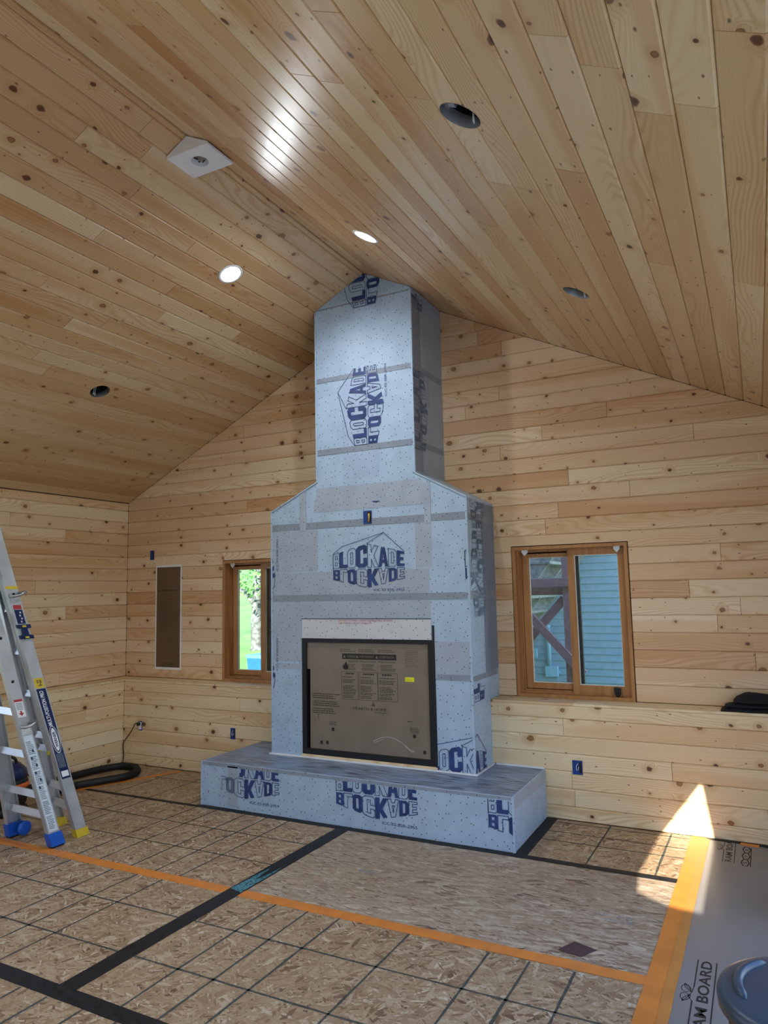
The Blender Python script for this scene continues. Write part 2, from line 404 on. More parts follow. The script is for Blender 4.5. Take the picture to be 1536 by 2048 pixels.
M_DRYWALL = plain('primed_drywall', (.60,.57,.52), .7, var=.03)
def emis(name, c, s):
    t = NT(name); return t.set((0,0,0), .5, 0, .2, **{'Emission Color': (*c, 1), 'Emission Strength': s})
M_LAMP = emis('lamp_diffuser', LAMP_COLOR, LAMP_STRENGTH)
def glass():
    t = NT('window_glass'); tr = t.n('BsdfTransparent'); gl = t.n('BsdfGlossy'); mx = t.n('MixShader'); fr = t.n('Fresnel')
    tr.inputs[0].default_value = (.93,.97,.97,1); gl.inputs['Roughness'].default_value = .02; fr.inputs[0].default_value = 1.45
    t.t.links.new(fr.outputs[0], mx.inputs[0]); t.t.links.new(tr.outputs[0], mx.inputs[1]); t.t.links.new(gl.outputs[0], mx.inputs[2])
    t.t.links.new(mx.outputs[0], t.out.inputs[0]); return t.m
M_GLASS = glass()
M_SIDING = plain('grey_blue_vinyl_siding', (.40,.53,.60), .5, var=.05)
M_REDWOOD = plain('red_brown_stained_lumber', (.36,.19,.185), .6, var=.15, scale=20)
M_TREATED = plain('weathered_treated_lumber', (.38,.36,.29), .7, var=.25, scale=20)
M_TREAD = plain('pale_tread_edge', (.80,.79,.70), .6, var=.1)
M_CONDUIT = plain('light_blue_grey_conduit', (.42,.66,.80), .5)
M_BARK = plain('mottled_bark', (.13,.135,.13), .9, var=.55, scale=9)
M_LEAF = plain('bright_green_leaf', (.11,.30,.055), .5, var=.5, scale=1.2)
def lawn_mat():
    t = NT('lawn'); tcn = t.n('TexCoord'); a = t.noise(tcn.outputs['Object'], .8, 5.0); b = t.noise(tcn.outputs['Object'], 25.0, 4.0)
    col = t.mix(t.smooth(a, .3, .7), (.16,.32,.075), (.24,.40,.11)); col = t.mix(t.math('MULTIPLY', b, .4), col, (.09,.20,.04))
    return t.set(col, .8, 0, .2)
M_LAWN = lawn_mat()
rng = random.Random(7)

# ------------------------------------------------------------------ planked surfaces
FRAMES = {                                   # local x along the boards, y across, z out of the surface into the room
    'back': lambda y0: Matrix(((1,0,0,0),(0,0,-1,y0),(0,1,0,0),(0,0,0,1))),
    'left': lambda x0: Matrix(((0,0,1,x0),(1,0,0,0),(0,1,0,0),(0,0,0,1))),
    'right': lambda x0: Matrix(((0,0,-1,x0),(-1,0,0,0),(0,1,0,0),(0,0,0,1))),
}
def course_planks(parent, Mw, courses, u0, u1, fixed, mat, clips=(), lo=1.5, hi=3.6, thick=.018, cutters=(), cham=.0062, seed=1):
    """courses: list of (index, v0, v1).  One object per board, chamfered along its long edges."""
    rg = random.Random(seed); done = []; Minv = Mw.inverted()
    for k, v0, v1 in courses:
        fx = sorted(fixed.get(k, []))
        js = [u0]
        pts = fx + [u1]
        for nx in pts:
            while nx - js[-1] > hi:
                L = rg.uniform(lo, hi)
                if nx - js[-1] - L < .5: break
                js.append(js[-1]+L)
            js.append(nx)
        if not fx and len(js) > 2:
            sh = rg.uniform(-.6, .6); js = [js[0]]+[min(max(j+sh, u0+.4), u1-.4) for j in js[1:-1]]+[js[-1]]
        for a, b in zip(js[:-1], js[1:]):
            if b-a < .02: continue
            g = .0006
            poly = [(a+g, v0+g), (b-g, v0+g), (b-g, v1-g), (a+g, v1-g)]
            for nx_, ny_, c_ in clips:
                poly = clip(poly, nx_, ny_, c_)
                if len(poly) < 3: break
            poly = dedupe(poly) if len(poly) >= 3 else []
            if len(poly) < 3 or area(poly) < 2e-4: continue
            cx, cy = (min(p[0] for p in poly)+max(p[0] for p in poly))/2, (v0+v1)/2
            P = [(p[0]-cx, p[1]-cy) for p in poly]
            Q = inset(P, cham, .0009); mb = MB(); n = len(P)
            jit = rg.uniform(-.0004, .0004)
            if Q and len(Q) == n and area(Q) > 1e-4:
                # match ring order
                best = min(range(n), key=lambda s_: sum((P[i][0]-Q[(i+s_)%n][0])**2+(P[i][1]-Q[(i+s_)%n][1])**2 for i in range(n)))
                Q = [Q[(i+best) % n] for i in range(n)]
                mb.add([(x,y,-thick) for x,y in P]+[(x,y,-cham) for x,y in P]+[(x,y,jit) for x,y in Q],
                       [tuple(range(n))[::-1], tuple(range(2*n,3*n))]+[(i,(i+1)%n,n+(i+1)%n,n+i) for i in range(n)]+[(n+i,n+(i+1)%n,2*n+(i+1)%n,2*n+i) for i in range(n)])
            else:
                mb.prism(P, lambda x,y,d: (x,y,d), -thick, jit)
            ob = mb.build('plank', mat, parent, Mw @ Matrix.Translation((cx, cy, 0)))
            done.append((ob, cx, cy, poly))
    return done
def cut_planks(done, boxes):                 # boxes: (u0,v0,u1,v1, builder) in surface coordinates
    for ob, cx, cy, poly in done:
        us = [p[0] for p in poly]; vs_ = [p[1] for p in poly]; hit = []
        for u0, v0, u1, v1, mk in boxes:
            if min(us) < u1 and max(us) > u0 and min(vs_) < v1 and max(vs_) > v0: hit.append(mk)
        if hit: booldiff(ob, [mk() for mk in hit])

# window openings (x0,x1,z0,z1), real rough openings a little bigger than the frames
WIN = [(.9158, 1.8114, .8345, 2.0142), (-2.078, -1.182, .8345, 2.0142)]
# electrical boxes on the walls: (x centre, z centre) set later need no cutting: they are old-work boxes with flanges
back = MB()
def outline_with_holes(x0, x1, top, y0, y1, holes):
    """gable-shaped slab between y0 and y1 with rectangular holes, as convex vertical strips"""
    mb = MB(); xs = sorted(set([x0, x1, XC]+[h[0] for h in holes]+[h[1] for h in holes]))
    xs = [x for x in xs if x0 <= x <= x1]
    for a, b in zip(xs[:-1], xs[1:]):
        hs = [h for h in holes if h[0] <= a+1e-6 and h[1] >= b-1e-6]
        z = -.05
        segs = []
        for h in sorted(hs, key=lambda h: h[2]):
            segs.append((z, h[2])); z = h[3]
        for s0, s1 in segs: mb.prism([(a,s0),(b,s0),(b,s1),(a,s1)], lambda u,v,d: (u,d,v), y0, y1)
        mb.prism([(a,z),(b,z),(b,top(b)),(a,top(a))], lambda u,v,d: (u,d,v), y0, y1)
    return mb
holes = [(w[0]-.01, w[1]+.01, w[2]-.012, w[3]+.01) for w in WIN]
wall_back = tag(outline_with_holes(XL-.15, XRT+.15, lambda x: roofz(x)+.12, .0185, .16, holes).build('wall_back', M_BACK), 'knotty pine gable wall behind the fireplace', kind='structure')
Mb = FRAMES['back'](0)
PH = .1268
cs_b = [(k, ZL+PH*k, ZL+PH*(k+1)) for k in range(0, 28)]
fixed_b = {23: [.69], 22: [.896], 19: [.859], 17: [1.718], 16: [1.205], 15: [.85, 2.324], 13: [1.4], 12: [1.855], 11: [1.307], 8: [2.447], 6: [2.224], 4: [2.394], 2: [2.616], 10: [-2.382]}
gable = [(SL, 1, ZR+SL*XC-.002), (-SL, 1, ZR-SL*XC-.002)]
pl = course_planks(wall_back, Mb, cs_b, XL+.001, XRT-.001, fixed_b, M_PINE, gable, seed=3)
def winbox(w):
    g = .007
    return (w[0]-g, w[2]-.02, w[1]+g, w[3]+g, lambda: MB().box(w[0]-g, w[1]+g, -.1, .2, w[2]-.02, w[3]+g))
cut_planks(pl, [winbox(w) for w in WIN])

# knee wall of the back, pale boards, with a ledge on top
lowz = [0.002, .097, .221, .346, .470, .594, .719, .8155]
cs_l = [(k, lowz[k], lowz[k+1]) for k in range(7)]
wlb = tag(MB().box(XL+D, XRT, -D+.0185, .018, -.05, .815).build('wall_back_lower', M_BACK), 'pale pine knee wall under the ledge behind the fireplace', kind='structure')
course_planks(wlb, FRAMES['back'](-D), cs_l, XL+D, XRT-.001, {5: [1.32], 3: [2.056]}, M_PINE_LOW, seed=5)
# left wall, with an unseen opening added for daylight behind the camera side
L_OPENING = (-6.4, -2.8, .85, 2.35)               # y0,y1,z0,z1
wl = MB()
for a, b, z0, z1 in ((-2.8, .02, -.05, ZE+.1), (YR-.1, -6.4, -.05, ZE+.1), (-6.4, -2.8, -.05, .85), (-6.4, -2.8, 2.35, ZE+.1)):
    wl.box(XL-.15, XL-.0185, a, b, z0, z1)
wall_left = tag(wl.build('wall_left', M_BACK), 'knotty pine side wall behind the ladder', kind='structure')
cs_w = [(k, ZL+PH*k, min(ZL+PH*(k+1), ZE-.002)) for k in range(0, 15)]
pl = course_planks(wall_left, FRAMES['left'](XL), cs_w, YR, -.0005, {11: [-.796], 7: [-1.117], 5: [-.772], 0: [-.822]}, M_PINE, seed=8)
cut_planks(pl, [(-6.4, .86, -2.8, 2.35, lambda: MB().box(XL-.2, XL+.1, -6.4, -2.8, .86, 2.35))])
wll = tag(MB().box(XL-.018, XL+D-.0185, YR, -.019, -.05, .815).build('wall_left_lower', M_BACK), 'pale pine knee wall behind the ladder', kind='structure')
course_planks(wll, FRAMES['left'](XL+D), [(k, lowz[k], lowz[k+1]) for k in range(7)], YR, -D, {4: [-.692]}, M_PINE_LOW, seed=11)
# ledge caps: two boards deep
t1 = empty('trim_1', None, None); tag(t1, 'flat pine ledge on the knee walls', kind='structure')
for (y0, y1) in ((-D, -D/2-.0015), (-D/2+.0015, -.0006)):
    for (a, b) in ((XL+.001, -1.5), (-1.499, 1.4), (1.401, XRT-.001)):
        MB().box(0, b-a, y0, y1, 0, .0172, b=.0015).build('ledge_board', M_PINE_LOW, t1, Matrix.Translation((a, 0, .816)))
for (x0, x1) in ((XL+.0006, XL+D/2-.0015), (XL+D/2+.0015, XL+D)):
    for (a, b) in ((YR, -2.6), (-2.599, -D-.001)):
        ob = MB().box(0, b-a, -(x1-x0), 0, 0, .0172, b=.0015).build('ledge_board', M_PINE_LOW, t1, Matrix.Translation((x0, a, .816)) @ Matrix.Rotation(R(90), 4, 'Z'))
# rear wall with an unseen slit shaped to throw the sun patch, right wall with an opening added for daylight (both behind or beside the camera)
patch_pts = [(2.235,-.22,.37),(2.065,-.22,.144),(1.961,-.22,.0),(1.925,-1.0,0),(1.957,-1.279,0),(2.062,-1.351,0),(2.138,-1.397,0),(2.295,-1.424,0),(2.295,-.33,0)]
slit = [(x, z+(y-YR)*TAN_E) for x, y, z in patch_pts]
wr = MB().prism([(XL-.15,-.05),(XRT+.15,-.05),(XRT+.15,roofz(XRT+.15)+.12),(XC,ZR+.12),(XL-.15,roofz(XL-.15)+.12)], lambda u,v,d: (u,d,v), YR-.06, YR).build('wall_rear', M_DRYWALL)
tag(wr, 'rear gable wall behind the camera', kind='structure')
booldiff(wr, [MB().prism(slit, lambda u,v,d: (u,d,v), YR-.5, YR+.5)])
wrt = MB()
for a, b, z0, z1 in ((-1.4, .02, -.05, ZE+.1), (YR-.1, -6.4, -.05, ZE+.1), (-6.4, -1.4, 2.35, ZE+.1)):
    wrt.box(XRT, XRT+.15, a, b, z0, z1)
tag(wrt.build('wall_right', M_DRYWALL), 'side wall with an added daylight opening beside the camera', kind='structure')

# ------------------------------------------------------------------ ceiling, boards running front to back
HOLES = [('r', .503, -1.62, True), ('l', -.649, -1.614, True), ('l', -2.036, -1.59, False), ('r', 1.848, -1.552, False), ('r', 1.831, -3.332, False)]
LFILL = [('l', -.649, -4.9, True), ('r', .503, -4.9, True), ('l', -2.036, -4.9, True)]  # unseen lit lamps added behind the camera to brighten the room
def slope_frame(side):                       # local x along +y of the room, y down the slope, z out into the room
    ca, sa = math.cos(ANG), math.sin(ANG)
    ex = Vector((0,1,0)); ey = Vector((ca if side == 'r' else -ca, 0, -sa)); ez = Vector((-sa if side == 'r' else sa, 0, -ca))
    if side == 'l': ex = Vector((0,-1,0))
    ez = ex.cross(ey)
    M = Matrix((ex, ey, ez)).transposed().to_4x4(); M.translation = (XC, 0, ZR); return M
LEN = (XC-XL)/math.cos(ANG)
for side in 'lr':
    M = slope_frame(side); sg = -1 if side == 'l' else 1
    us = sorted((YR*sg, -.0005*sg))
    off, nc = (.04, 30) if side == 'l' else (.02, 30)
    cs = [(-1, .0012, off)]+[(k, off+.1265*k, min(off+.1265*(k+1), LEN-.001)) for k in range(nc) if off+.1265*k < LEN-.01]
    if side == 'r': fx = {15: [-3.41], 16: [-2.83], 19: [-3.05], 22: [-3.5], 14: [-2.32], 24: [-2.3], 21: [-2.31]}
    else: fx = {2: [-3.15], 3: [-2.66], 0: [-2.91], 4: [-2.06], 10: [-2.67], 12: [-2.31], 11: [-2.08], 15: [-2.3], 16: [-2.13], 13: [-1.03], 8: [-1.02], 21: [-1.36], 24: [-1.25]}
    fx = {k: [y*sg for y in v] for k, v in fx.items()}
    slab = MB().box(us[0]-.25, us[1]+.25, -.12, LEN+.35, -.14, -.0185).build('ceiling', M_BACK, None, M)
    tag(slab, 'sloping pine ceiling on the %s of the ridge' % ('ladder side' if side == 'l' else 'right side'), kind='structure')
    inv = M.inverted()
    pl = course_planks(slab, Matrix.Identity(4), cs, us[0], us[1], fx, M_PINE_CEIL, lo=2.0, hi=4.2, seed=21 if side == 'l' else 27, cham=.0065)
    bx = []
    for s_, x, y, lit in HOLES+LFILL:
        if s_ != side: continue
        p = inv @ Vector((x, y, roofz(x)))
        mk = (lambda p=p: MB().lathe([(0,-.3),(.080,-.3),(.080,.05),(0,.05)], 28, M @ Matrix.Translation((p.x, p.y, 0)), smooth=False))
        bx.append((p.x-.085, p.y-.085, p.x+.085, p.y+.085, mk))
    cut_planks(pl, bx); booldiff(slab, [b[4]() for b in bx])
LIGHT_LABELS = {(.503,-1.62): 'lit round recessed ceiling light right of the ridge above the chimney', (-.649,-1.614): 'lit round recessed ceiling light left of the ridge, brightest lamp'}
HOLE_LABELS = {(-2.036,-1.59): 'open dark round light hole in the ceiling slope above the ladder', (1.848,-1.552): 'small dark open light hole high above the right window',
               (1.831,-3.332): 'larger open grey light can in the ceiling, nearest to the camera'}
for s_, x, y, lit in HOLES+LFILL:
    M = slope_frame(s_); p = M.inverted() @ Vector((x, y, roofz(x))); Mp = M @ Matrix.Translation((p.x, p.y, 0))
    lab = LIGHT_LABELS.get((x, y)) or HOLE_LABELS.get((x, y)) or 'added round recessed fill light behind the camera, unseen'
    e = empty('recessed_light' if lit else 'light_can', lab, 'ceiling light' if lit else 'light housing', Mp.translation)
    e.rotation_euler = Mp.to_euler()
    if lit:
        if (x, y) not in LIGHT_LABELS: e['group'] = 'added fill lights behind the camera'
        MB().lathe([(.070,-.004),(.074,.004),(.092,.0035),(.094,.0005),(.079,.0005),(.0785,-.03),(.068,-.028),(.070,-.004)], 36).build('trim_ring', M_WHITE, e)
        MB().lathe([(0,-.020),(.03,-.0195),(.066,-.022)], 32).build('diffuser', M_LAMP, e)
        MB().lathe([(.078,-.03),(.078,-.12),(0,-.12)], 24).build('housing', M_GREYMETAL, e)
    else:
        MB().lathe([(.079,.0006),(.0785,-.002),(.0785,-.045)], 32).build('collar', M_GREYMETAL, e)
        MB().lathe([(.0785,-.0455),(.0785,-.13)], 32).build('can_wall', M_BLACK, e)
        MB().lathe([(.0782,-.13),(.0,-.131)], 24).build('can_top', M_BLACK, e)
        w = MB(); w.tube([(.0,.01,-.128),(.012,.02,-.07),(.03,.035,-.02),(.028,.05,.004)], .0035, 6); w.tube([(-.02,.01,-.128),(-.005,.03,-.06),(.012,.045,-.015),(.010,.055,.006)], .0035, 6)
        w.build('wire', M_GREYWIRE, e)
        MB().box(-.03, .03, -.078, -.045, -.10, -.04, b=.004).build('junction_clip', M_GREYMETAL, e)
# ridge block: white wedge box straddling the ridge
rb = empty('ridge_mounting_block', 'white wedge shaped fixture block straddling the ceiling ridge', 'mounting block', (XC, -2.575, ZR))
zb = -.098; hw = .152
w = MB(); prof = [(-hw, zb), (hw, zb), (hw, zb+.014), (0, -.004), (-hw, zb+.014)]
bb = w.prism(prof, lambda u,v,d: (u,d,v), -.115, .115).build('block', M_WHITE, rb)
booldiff(bb, [MB().lathe([(0,zb-.05),(.052,zb-.05),(.052,zb+.045),(0,zb+.045)], 28, Matrix.Translation((rb.location)), smooth=False)])
MB().box(-.02, .03, -.025, .02, zb+.012, zb+.040, b=.004).build('bracket', M_GREYMETAL, rb)
ww = MB()
for a in (0, 1.6, 3.3): ww.tube([(.02*math.cos(a), .02*math.sin(a), zb+.045), (.035*math.cos(a+.6), .03*math.sin(a+.6), zb+.018), (.012*math.cos(a+1.3), .02*math.sin(a+1.3), zb+.004)], .004, 6)
ww.build('wire', M_BLACK, rb)

# ------------------------------------------------------------------ floor: strand board sheets
floor = tag(MB().box(XL-.1, XRT+.1, YR-.1, .05, -.12, -.019).build('floor', M_BACK), 'wood strand board subfloor', kind='structure')
rows = [(-1.04, -D+.004), (-2.25, -1.04), (-3.40, -2.25), (-4.62, -3.40), (-5.84, -4.62), (YR, -5.84)]
xs_ = [(XL+D-.003, -2.57), (-2.57, -.13), (-.13, 2.31), (2.31, XRT)]
def wob_strip(mb, a, b, w, z, rg):
    n = max(2, int(math.hypot(b[0]-a[0], b[1]-a[1])/.06)); dx, dy = b[0]-a[0], b[1]-a[1]; l = math.hypot(dx, dy); nx, ny = -dy/l, dx/l
    vs_ = []
    for i in range(n+1):
        t = i/n; o = rg.uniform(-.0012,.0012); ww_ = w*rg.uniform(.75,1.2)/2
        px, py = a[0]+dx*t+nx*o, a[1]+dy*t+ny*o
        vs_ += [(px-nx*ww_, py-ny*ww_, z), (px+nx*ww_, py+ny*ww_, z)]
    mb.add(vs_, [(2*i, 2*i+1, 2*i+3, 2*i+2) for i in range(n)])
LINES = {(0,2): ([1.615, 2.016], [-.284, -.490, -.667]), (1,1): ([-2.1,-1.97,-1.45,-1.24,-.96,-.755,-.555], [-1.42,-1.805]),
         (2,1): ([-2.2,-1.98,-1.41,-1.034,-.826,-.624], [-2.607,-3.003]), (2,2): ([.203,.410,.605,1.008,1.422,1.617,1.822], [-2.60,-3.0]),
         (3,1): ([-1.4,-1.0,-.56,-.328,-.155], [-3.8]), (3,2): ([.063,.26,.46,.86,1.26,1.66], [-3.8]), (0,1): ([-1.55,-2.0,-2.4],[-.5]), (1,0): ([-2.75],[-1.42,-1.805]), (2,0): ([-2.8],[-2.607,-3.003])}
for i, (y0, y1) in enumerate(rows):
    for j, (x0, x1) in enumerate(xs_):
        mt = M_OSB_B if (i, j) in ((1,2), (1,3)) else M_OSB
        cx, cy = (x0+x1)/2, (y0+y1)/2
        ob = MB().box(x0+.0015-cx, x1-.0015-cx, y0+.0015-cy, y1-.0015-cy, -.0185, 0, b=.0012).build('osb_panel', mt, floor, Matrix.Translation((cx, cy, 0)))
        if (i, j) in LINES:
            mb = MB(); rg = random.Random(i*10+j)
            for x in LINES[i,j][0]: wob_strip(mb, (x-cx, y0+.01-cy), (x+.012-cx, y1-.01-cy), .0125, .0006, rg)
            for y in LINES[i,j][1]: wob_strip(mb, (x0+.01-cx, y-cy), (x1-.01-cx, y-cy), .0125, .0006, rg)
            mb.build('printed_line', M_LINE, ob, normals=False)
        if (i, j) == (1, 2):
            pr = []
            for s_, u, v, wd_, h in (('502', .39-cx, -1.68-cy, .11, .05), ('JUL 10 20', 1.80-cx, -1.66-cy, .19, .030), ('10:03', 1.86-cx, -1.71-cy, .13, .030)):
                pr += fit_text(s_, u, v, wd_, h)
            flat_print('stamped_number', pr, lambda u,v,d: (u,v,d), M_GREYINK, ob)
            flat_print('dark_stain', [[(1.715-cx,-2.10-cy),(1.83-cx,-2.125-cy),(1.885-cx,-2.03-cy),(1.77-cx,-1.99-cy)]], lambda u,v,d: (u,v,d), plain('plum_brown_strand', (.06,.03,.035), .6, var=.3, scale=40), ob)

# ------------------------------------------------------------------ tapes and paper on the floor
def tape(name, label, pts, w, mat, z=.0012, extra=None):
    mb = MB(); rg = random.Random(len(label))
    a, b = pts; dx, dy = b[0]-a[0], b[1]-a[1]; l = math.hypot(dx, dy); nx, ny = -dy/l, dx/l; n = max(2, int(l/.10)); top = []; 
    vs_ = []; fs = []
    for i in range(n+1):
        t = i/n; px, py = a[0]+dx*t, a[1]+dy*t; e0, e1 = rg.uniform(-.0015,.0015), rg.uniform(-.0015,.0015); zz = z+rg.uniform(0,.0004)
        for s_, e in ((-1, e0), (-.15, 0), (.15, 0), (1, e1)): vs_.append((px+nx*(s_*w/2+e), py+ny*(s_*w/2+e), zz+(.0006 if abs(s_) < .5 else 0)))
    for i in range(n):
        for k in range(3): fs.append((4*i+k, 4*i+k+1, 4*i+k+5, 4*i+k+4))
    mb.add(vs_, fs)
    base = [(v[0], v[1], .0002) for v in vs_]
    mb.add([vs_[4*i] for i in range(n+1)]+[base[4*i] for i in range(n+1)], [(i, i+1, n+2+i, n+1+i) for i in range(n)])
    mb.add([vs_[4*i+3] for i in range(n+1)]+[base[4*i+3] for i in range(n+1)], [(i, i+1, n+2+i, n+1+i) for i in range(n)])
    return tag(mb.build(name, mat), label, 'tape')
tape('seam_tape', 'long orange tape strip crossing the whole floor in front of the hearth', ((-3.1, -2.250), (2.17, -2.205)), .080, M_ORANGE)
tape('seam_tape', 'wide black tape strip running from the hearth toward the camera', ((-.125, -3.36), (-.085, -1.05)), .105, M_BLACKTAPE, .0018)
tape('seam_tape', 'black tape strip across the bottom left corner of the floor', ((-2.6, -3.33), (2.2, -3.395)), .085, M_BLACKTAPE, .0010)
tape('seam_tape', 'black tape strip from the hearth corner to the sunlit orange tape', ((1.18, -1.035), (2.16, -1.043)), .062, M_BLACKTAPE)
tape('seam_tape', 'dark tape along the front foot of the hearth', ((-1.47, -1.040), (1.185, -1.040)), .05, M_BLACKTAPE, .0024)
tape('seam_tape', 'black tape along the right foot of the hearth', ((1.212, -1.06), (1.212, -D-.002)), .075, M_BLACKTAPE, .0030)
tape('seam_tape', 'thin dark tape between the vacuum hose and the hearth', ((-2.72, -1.065), (-1.47, -1.05)), .045, M_BLACKTAPE, .0010)
tape('seam_tape', 'sunlit orange tape along the edge of the floor paper', ((2.150, -3.4), (2.202, -.225)), .098, M_ORANGE, .0030)
tape('seam_tape', 'darker orange tape overlapping the floor paper edge', ((2.210, -3.4), (2.246, -.235)), .045, M_ORANGE_DK, .0044)
tape('seam_tape', 'orange tape beside the black vacuum hose', ((-2.9, -1.42), (-2.38, -.245)), .06, M_ORANGE, .0014)
tape('seam_tape', 'short orange tape patch on the paper against the back wall', ((2.45, -.255), (2.56, -.262)), .05, M_ORANGE, .0046)
tape('seam_tape', 'short black tape strip at the paper edge against the back wall', ((2.245, -.238), (2.452, -.240)), .030, M_BLACKTAPE, .0046)
tl = [(-.150,-2.20),(-.06,-2.225),(-.055,-1.95),(-.062,-1.80),(-.075,-1.95),(-.095,-2.05),(-.12,-1.85),(-.135,-1.98)]  # teal patch: sky reflection and peeling foil painted onto the tape
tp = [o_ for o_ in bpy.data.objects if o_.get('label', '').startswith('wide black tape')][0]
flat_print('teal_sheen_patch', [[tl[i] for i in k] for k in tessellate_polygon([[Vector((x, y, 0)) for x, y in tl]])], lambda u,v,d: (u, v, .0030), plain('teal_sheen_film', (.03,.16,.19), .3, var=.8, scale=60), tp)
# protective paper
fp = MB().box(2.215, XRT-.005, YR+.05, -D-.012, .0002, .0026).build('floor_paper', M_PAPER)
tag(fp, 'grey brown protective paper sheet along the right side of the floor', 'floor paper')
PF = lambda u,v,d: (u, v, .0028+d*.2)
def ram(x0, y0, length, hull=None, big=True):
    ex = lambda s_, a, w_, o, h: [[(x0+o-b, y0+a_) for a_, b in q] for q in fit_text(s_, a, 0, w_, h, .02)]
    k = length; pr = ex('RAM BOARD', 0, k, 0, .076*k)
    f = lambda pts, w_: [[(x0+u, y0+v) for u, v in q] for q in stroke(pts, w_)]
    pr += f([(.028*k, -.02*k), (.028*k, 1.0*k)], .009*k)
    pr += f([(-.100*k, -.02*k), (-.100*k, .40*k)], .009*k) + f([(-.100*k, .60*k), (-.100*k, 1.0*k)], .009*k)
    for s_ in (-1, 1):                        # the leafy curls between the rules
        pr += f([(-.150*k+.028*k*math.cos(a), .5*k+s_*.055*k+.050*k*math.sin(a)) for a in [i*.45 for i in range(13)]], .005*k)
        l1 = [(-.115*k-.045*k*t-.016*k*math.sin(math.pi*t), .5*k+s_*(.02*k+.10*k*t)) for t in [i/8 for i in range(9)]]
        l2 = [(-.115*k-.045*k*t+.016*k*math.sin(math.pi*t), .5*k+s_*(.02*k+.10*k*t)) for t in [i/8 for i in range(9)]]
        pr += f(l1, .005*k)+f(l2, .005*k)+f([l1[0], l1[-1]], .004*k)
    pr += f([(-.100*k, .40*k), (-.128*k, .46*k), (-.108*k, .52*k), (-.100*k, .60*k)], .006*k)
    return pr
flat_print('printed_logo', ram(2.372, -2.53, .60), PF, M_BLACKINK, fp)
hull2 = [(2.2,-.7),(2.7,-.7),(2.7,-.252),(2.2,-.252)]
flat_print('printed_logo', ram(2.408, -.615, .50), PF, M_BLACKINK, fp, hull2)
pr = []
for i, ch in enumerate('SVA'):
    cx, cy = 2.482+.003*i, -.595+.118*i
    hx = [(cx+.022*math.cos(a), cy+.062*math.sin(a)) for a in [i_*math.pi/3 for i_ in range(6)]]
    pr += stroke(hx, .007, True)
    pr += [[(cx+.011-b, cy-.018+a) for a, b in q] for q in fit_text(ch, 0, 0, .036, .022)]
pr += stroke([(2.511,-.65),(2.513,-.31)], .005)
flat_print('printed_hexagons', pr, PF, M_BLACKINK, fp, hull2)

# ------------------------------------------------------------------ house logo of the wrap (block letters that follow a gable outline)
def o8(x0, y0, x1, y1, c, cy): return [(x0+c,y0),(x1-c,y0),(x1,y0+cy),(x1,y1-cy),(x1-c,y1),(x0+c,y1),(x0,y1-cy),(x0,y0+cy)]
GL = {'B': ([(0,0),(.85,0),(1,.09),(1,.44),(.9,.5),(1,.56),(1,.91),(.85,1),(0,1)], [[(.36,.18),(.66,.18),(.66,.40),(.36,.40)], [(.36,.60),(.66,.60),(.66,.82),(.36,.82)]]),
      'L': ([(0,0),(1,0),(1,.2),(.45,.2),(.45,1),(0,1)], []),
      'O': (o8(0,0,1,1,.25,.1), [o8(.36,.2,.64,.8,.06,.05)]),
      'C': ([(.22,0),(.78,0),(1,.1),(1,.42),(.66,.42),(.66,.18),(.38,.18),(.38,.82),(.66,.82),(.66,.6),(1,.6),(1,.9),(.78,1),(.22,1),(0,.9),(0,.1)], []),
      'K': ([(0,0),(.34,0),(.34,.36),(.62,0),(1,0),(.58,.53),(.96,1),(.62,1),(.34,.66),(.34,1),(0,1)], []),
      'A': ([(0,0),(.30,0),(.37,.2),(.63,.2),(.70,0),(1,0),(.70,1),(.30,1)], [[(.42,.36),(.58,.36),(.5,.74)]]),
      'D': ([(0,0),(.75,0),(1,.12),(1,.88),(.75,1),(0,1)], [[(.36,.18),(.6,.18),(.66,.24),(.66,.76),(.6,.82),(.36,.82)]]),
      'E': ([(0,0),(1,0),(1,.18),(.42,.18),(.42,.4),(.9,.4),(.9,.6),(.42,.6),(.42,.82),(1,.82),(1,1),(0,1)], [])}
CELLS = [('B',0,.094),('L',.097,.208),('O',.212,.330),('C',.337,.490),('K',.497,.650),('A',.648,.780),('D',.786,.895),('E',.902,1.0)]
LW = .65
def topf(t): return .118+(.195-.118)*(t/.49 if t < .49 else (1-t)/.51)
def botf(t): return -.086-(.155-.086)*(t/.49 if t < .49 else (1-t)/.51*1.02)
def house_logo(house=True, icc=True, upper=True, lower=True):
    fills, lines = [], []
    for row in (0, 1):
        if (row == 0 and not upper) or (row == 1 and not lower): continue
        for i, (ch, a, b) in enumerate(CELLS):
            outer, inner = GL[ch]
            def mp(p):
                t = a+(b-a)*p[0]
                if row == 0: z = .006+(topf(t)-.006)*p[1]
                else: z = -.006+(botf(t)+.006)*p[1]
                return (t*LW, z)
            filled = (ch in 'LCAE' ) if row == 0 else (ch in 'BOKD')
            if row == 0 and ch == 'E': filled = True
            loops = [[mp(p) for p in outer]]+[[mp(p) for p in h] for h in inner]
            if filled:
                pts = [q for l in loops for q in l]
                for tri in tessellate_polygon([[Vector((x,y,0)) for x,y in l] for l in loops]): fills.append([pts[k] for k in tri])
            else:
                for l in loops: lines += stroke(l, .0045, True)
    if house:
        ap = (.725*LW, .277); f0 = (.49*LW, .198)
        for seg in ([(0,.122),(.13*LW,.182),ap,(LW,.122)], [f0, ap], [(0,.122),(0,-.002)], [f0,(.5*LW,.19)]): lines += stroke(seg, .0042)
    if icc: lines += fit_text('ICC-ES ESR-2955', .575*LW, -.172-.012, .42*LW, .019)
    return fills+lines
LOGO = house_logo(); 
def place(polys, org, ex, ey): return [[(org[0]+u*ex[0]+v*ey[0], org[1]+u*ex[1]+v*ey[1]) for u, v in q] for q in polys]
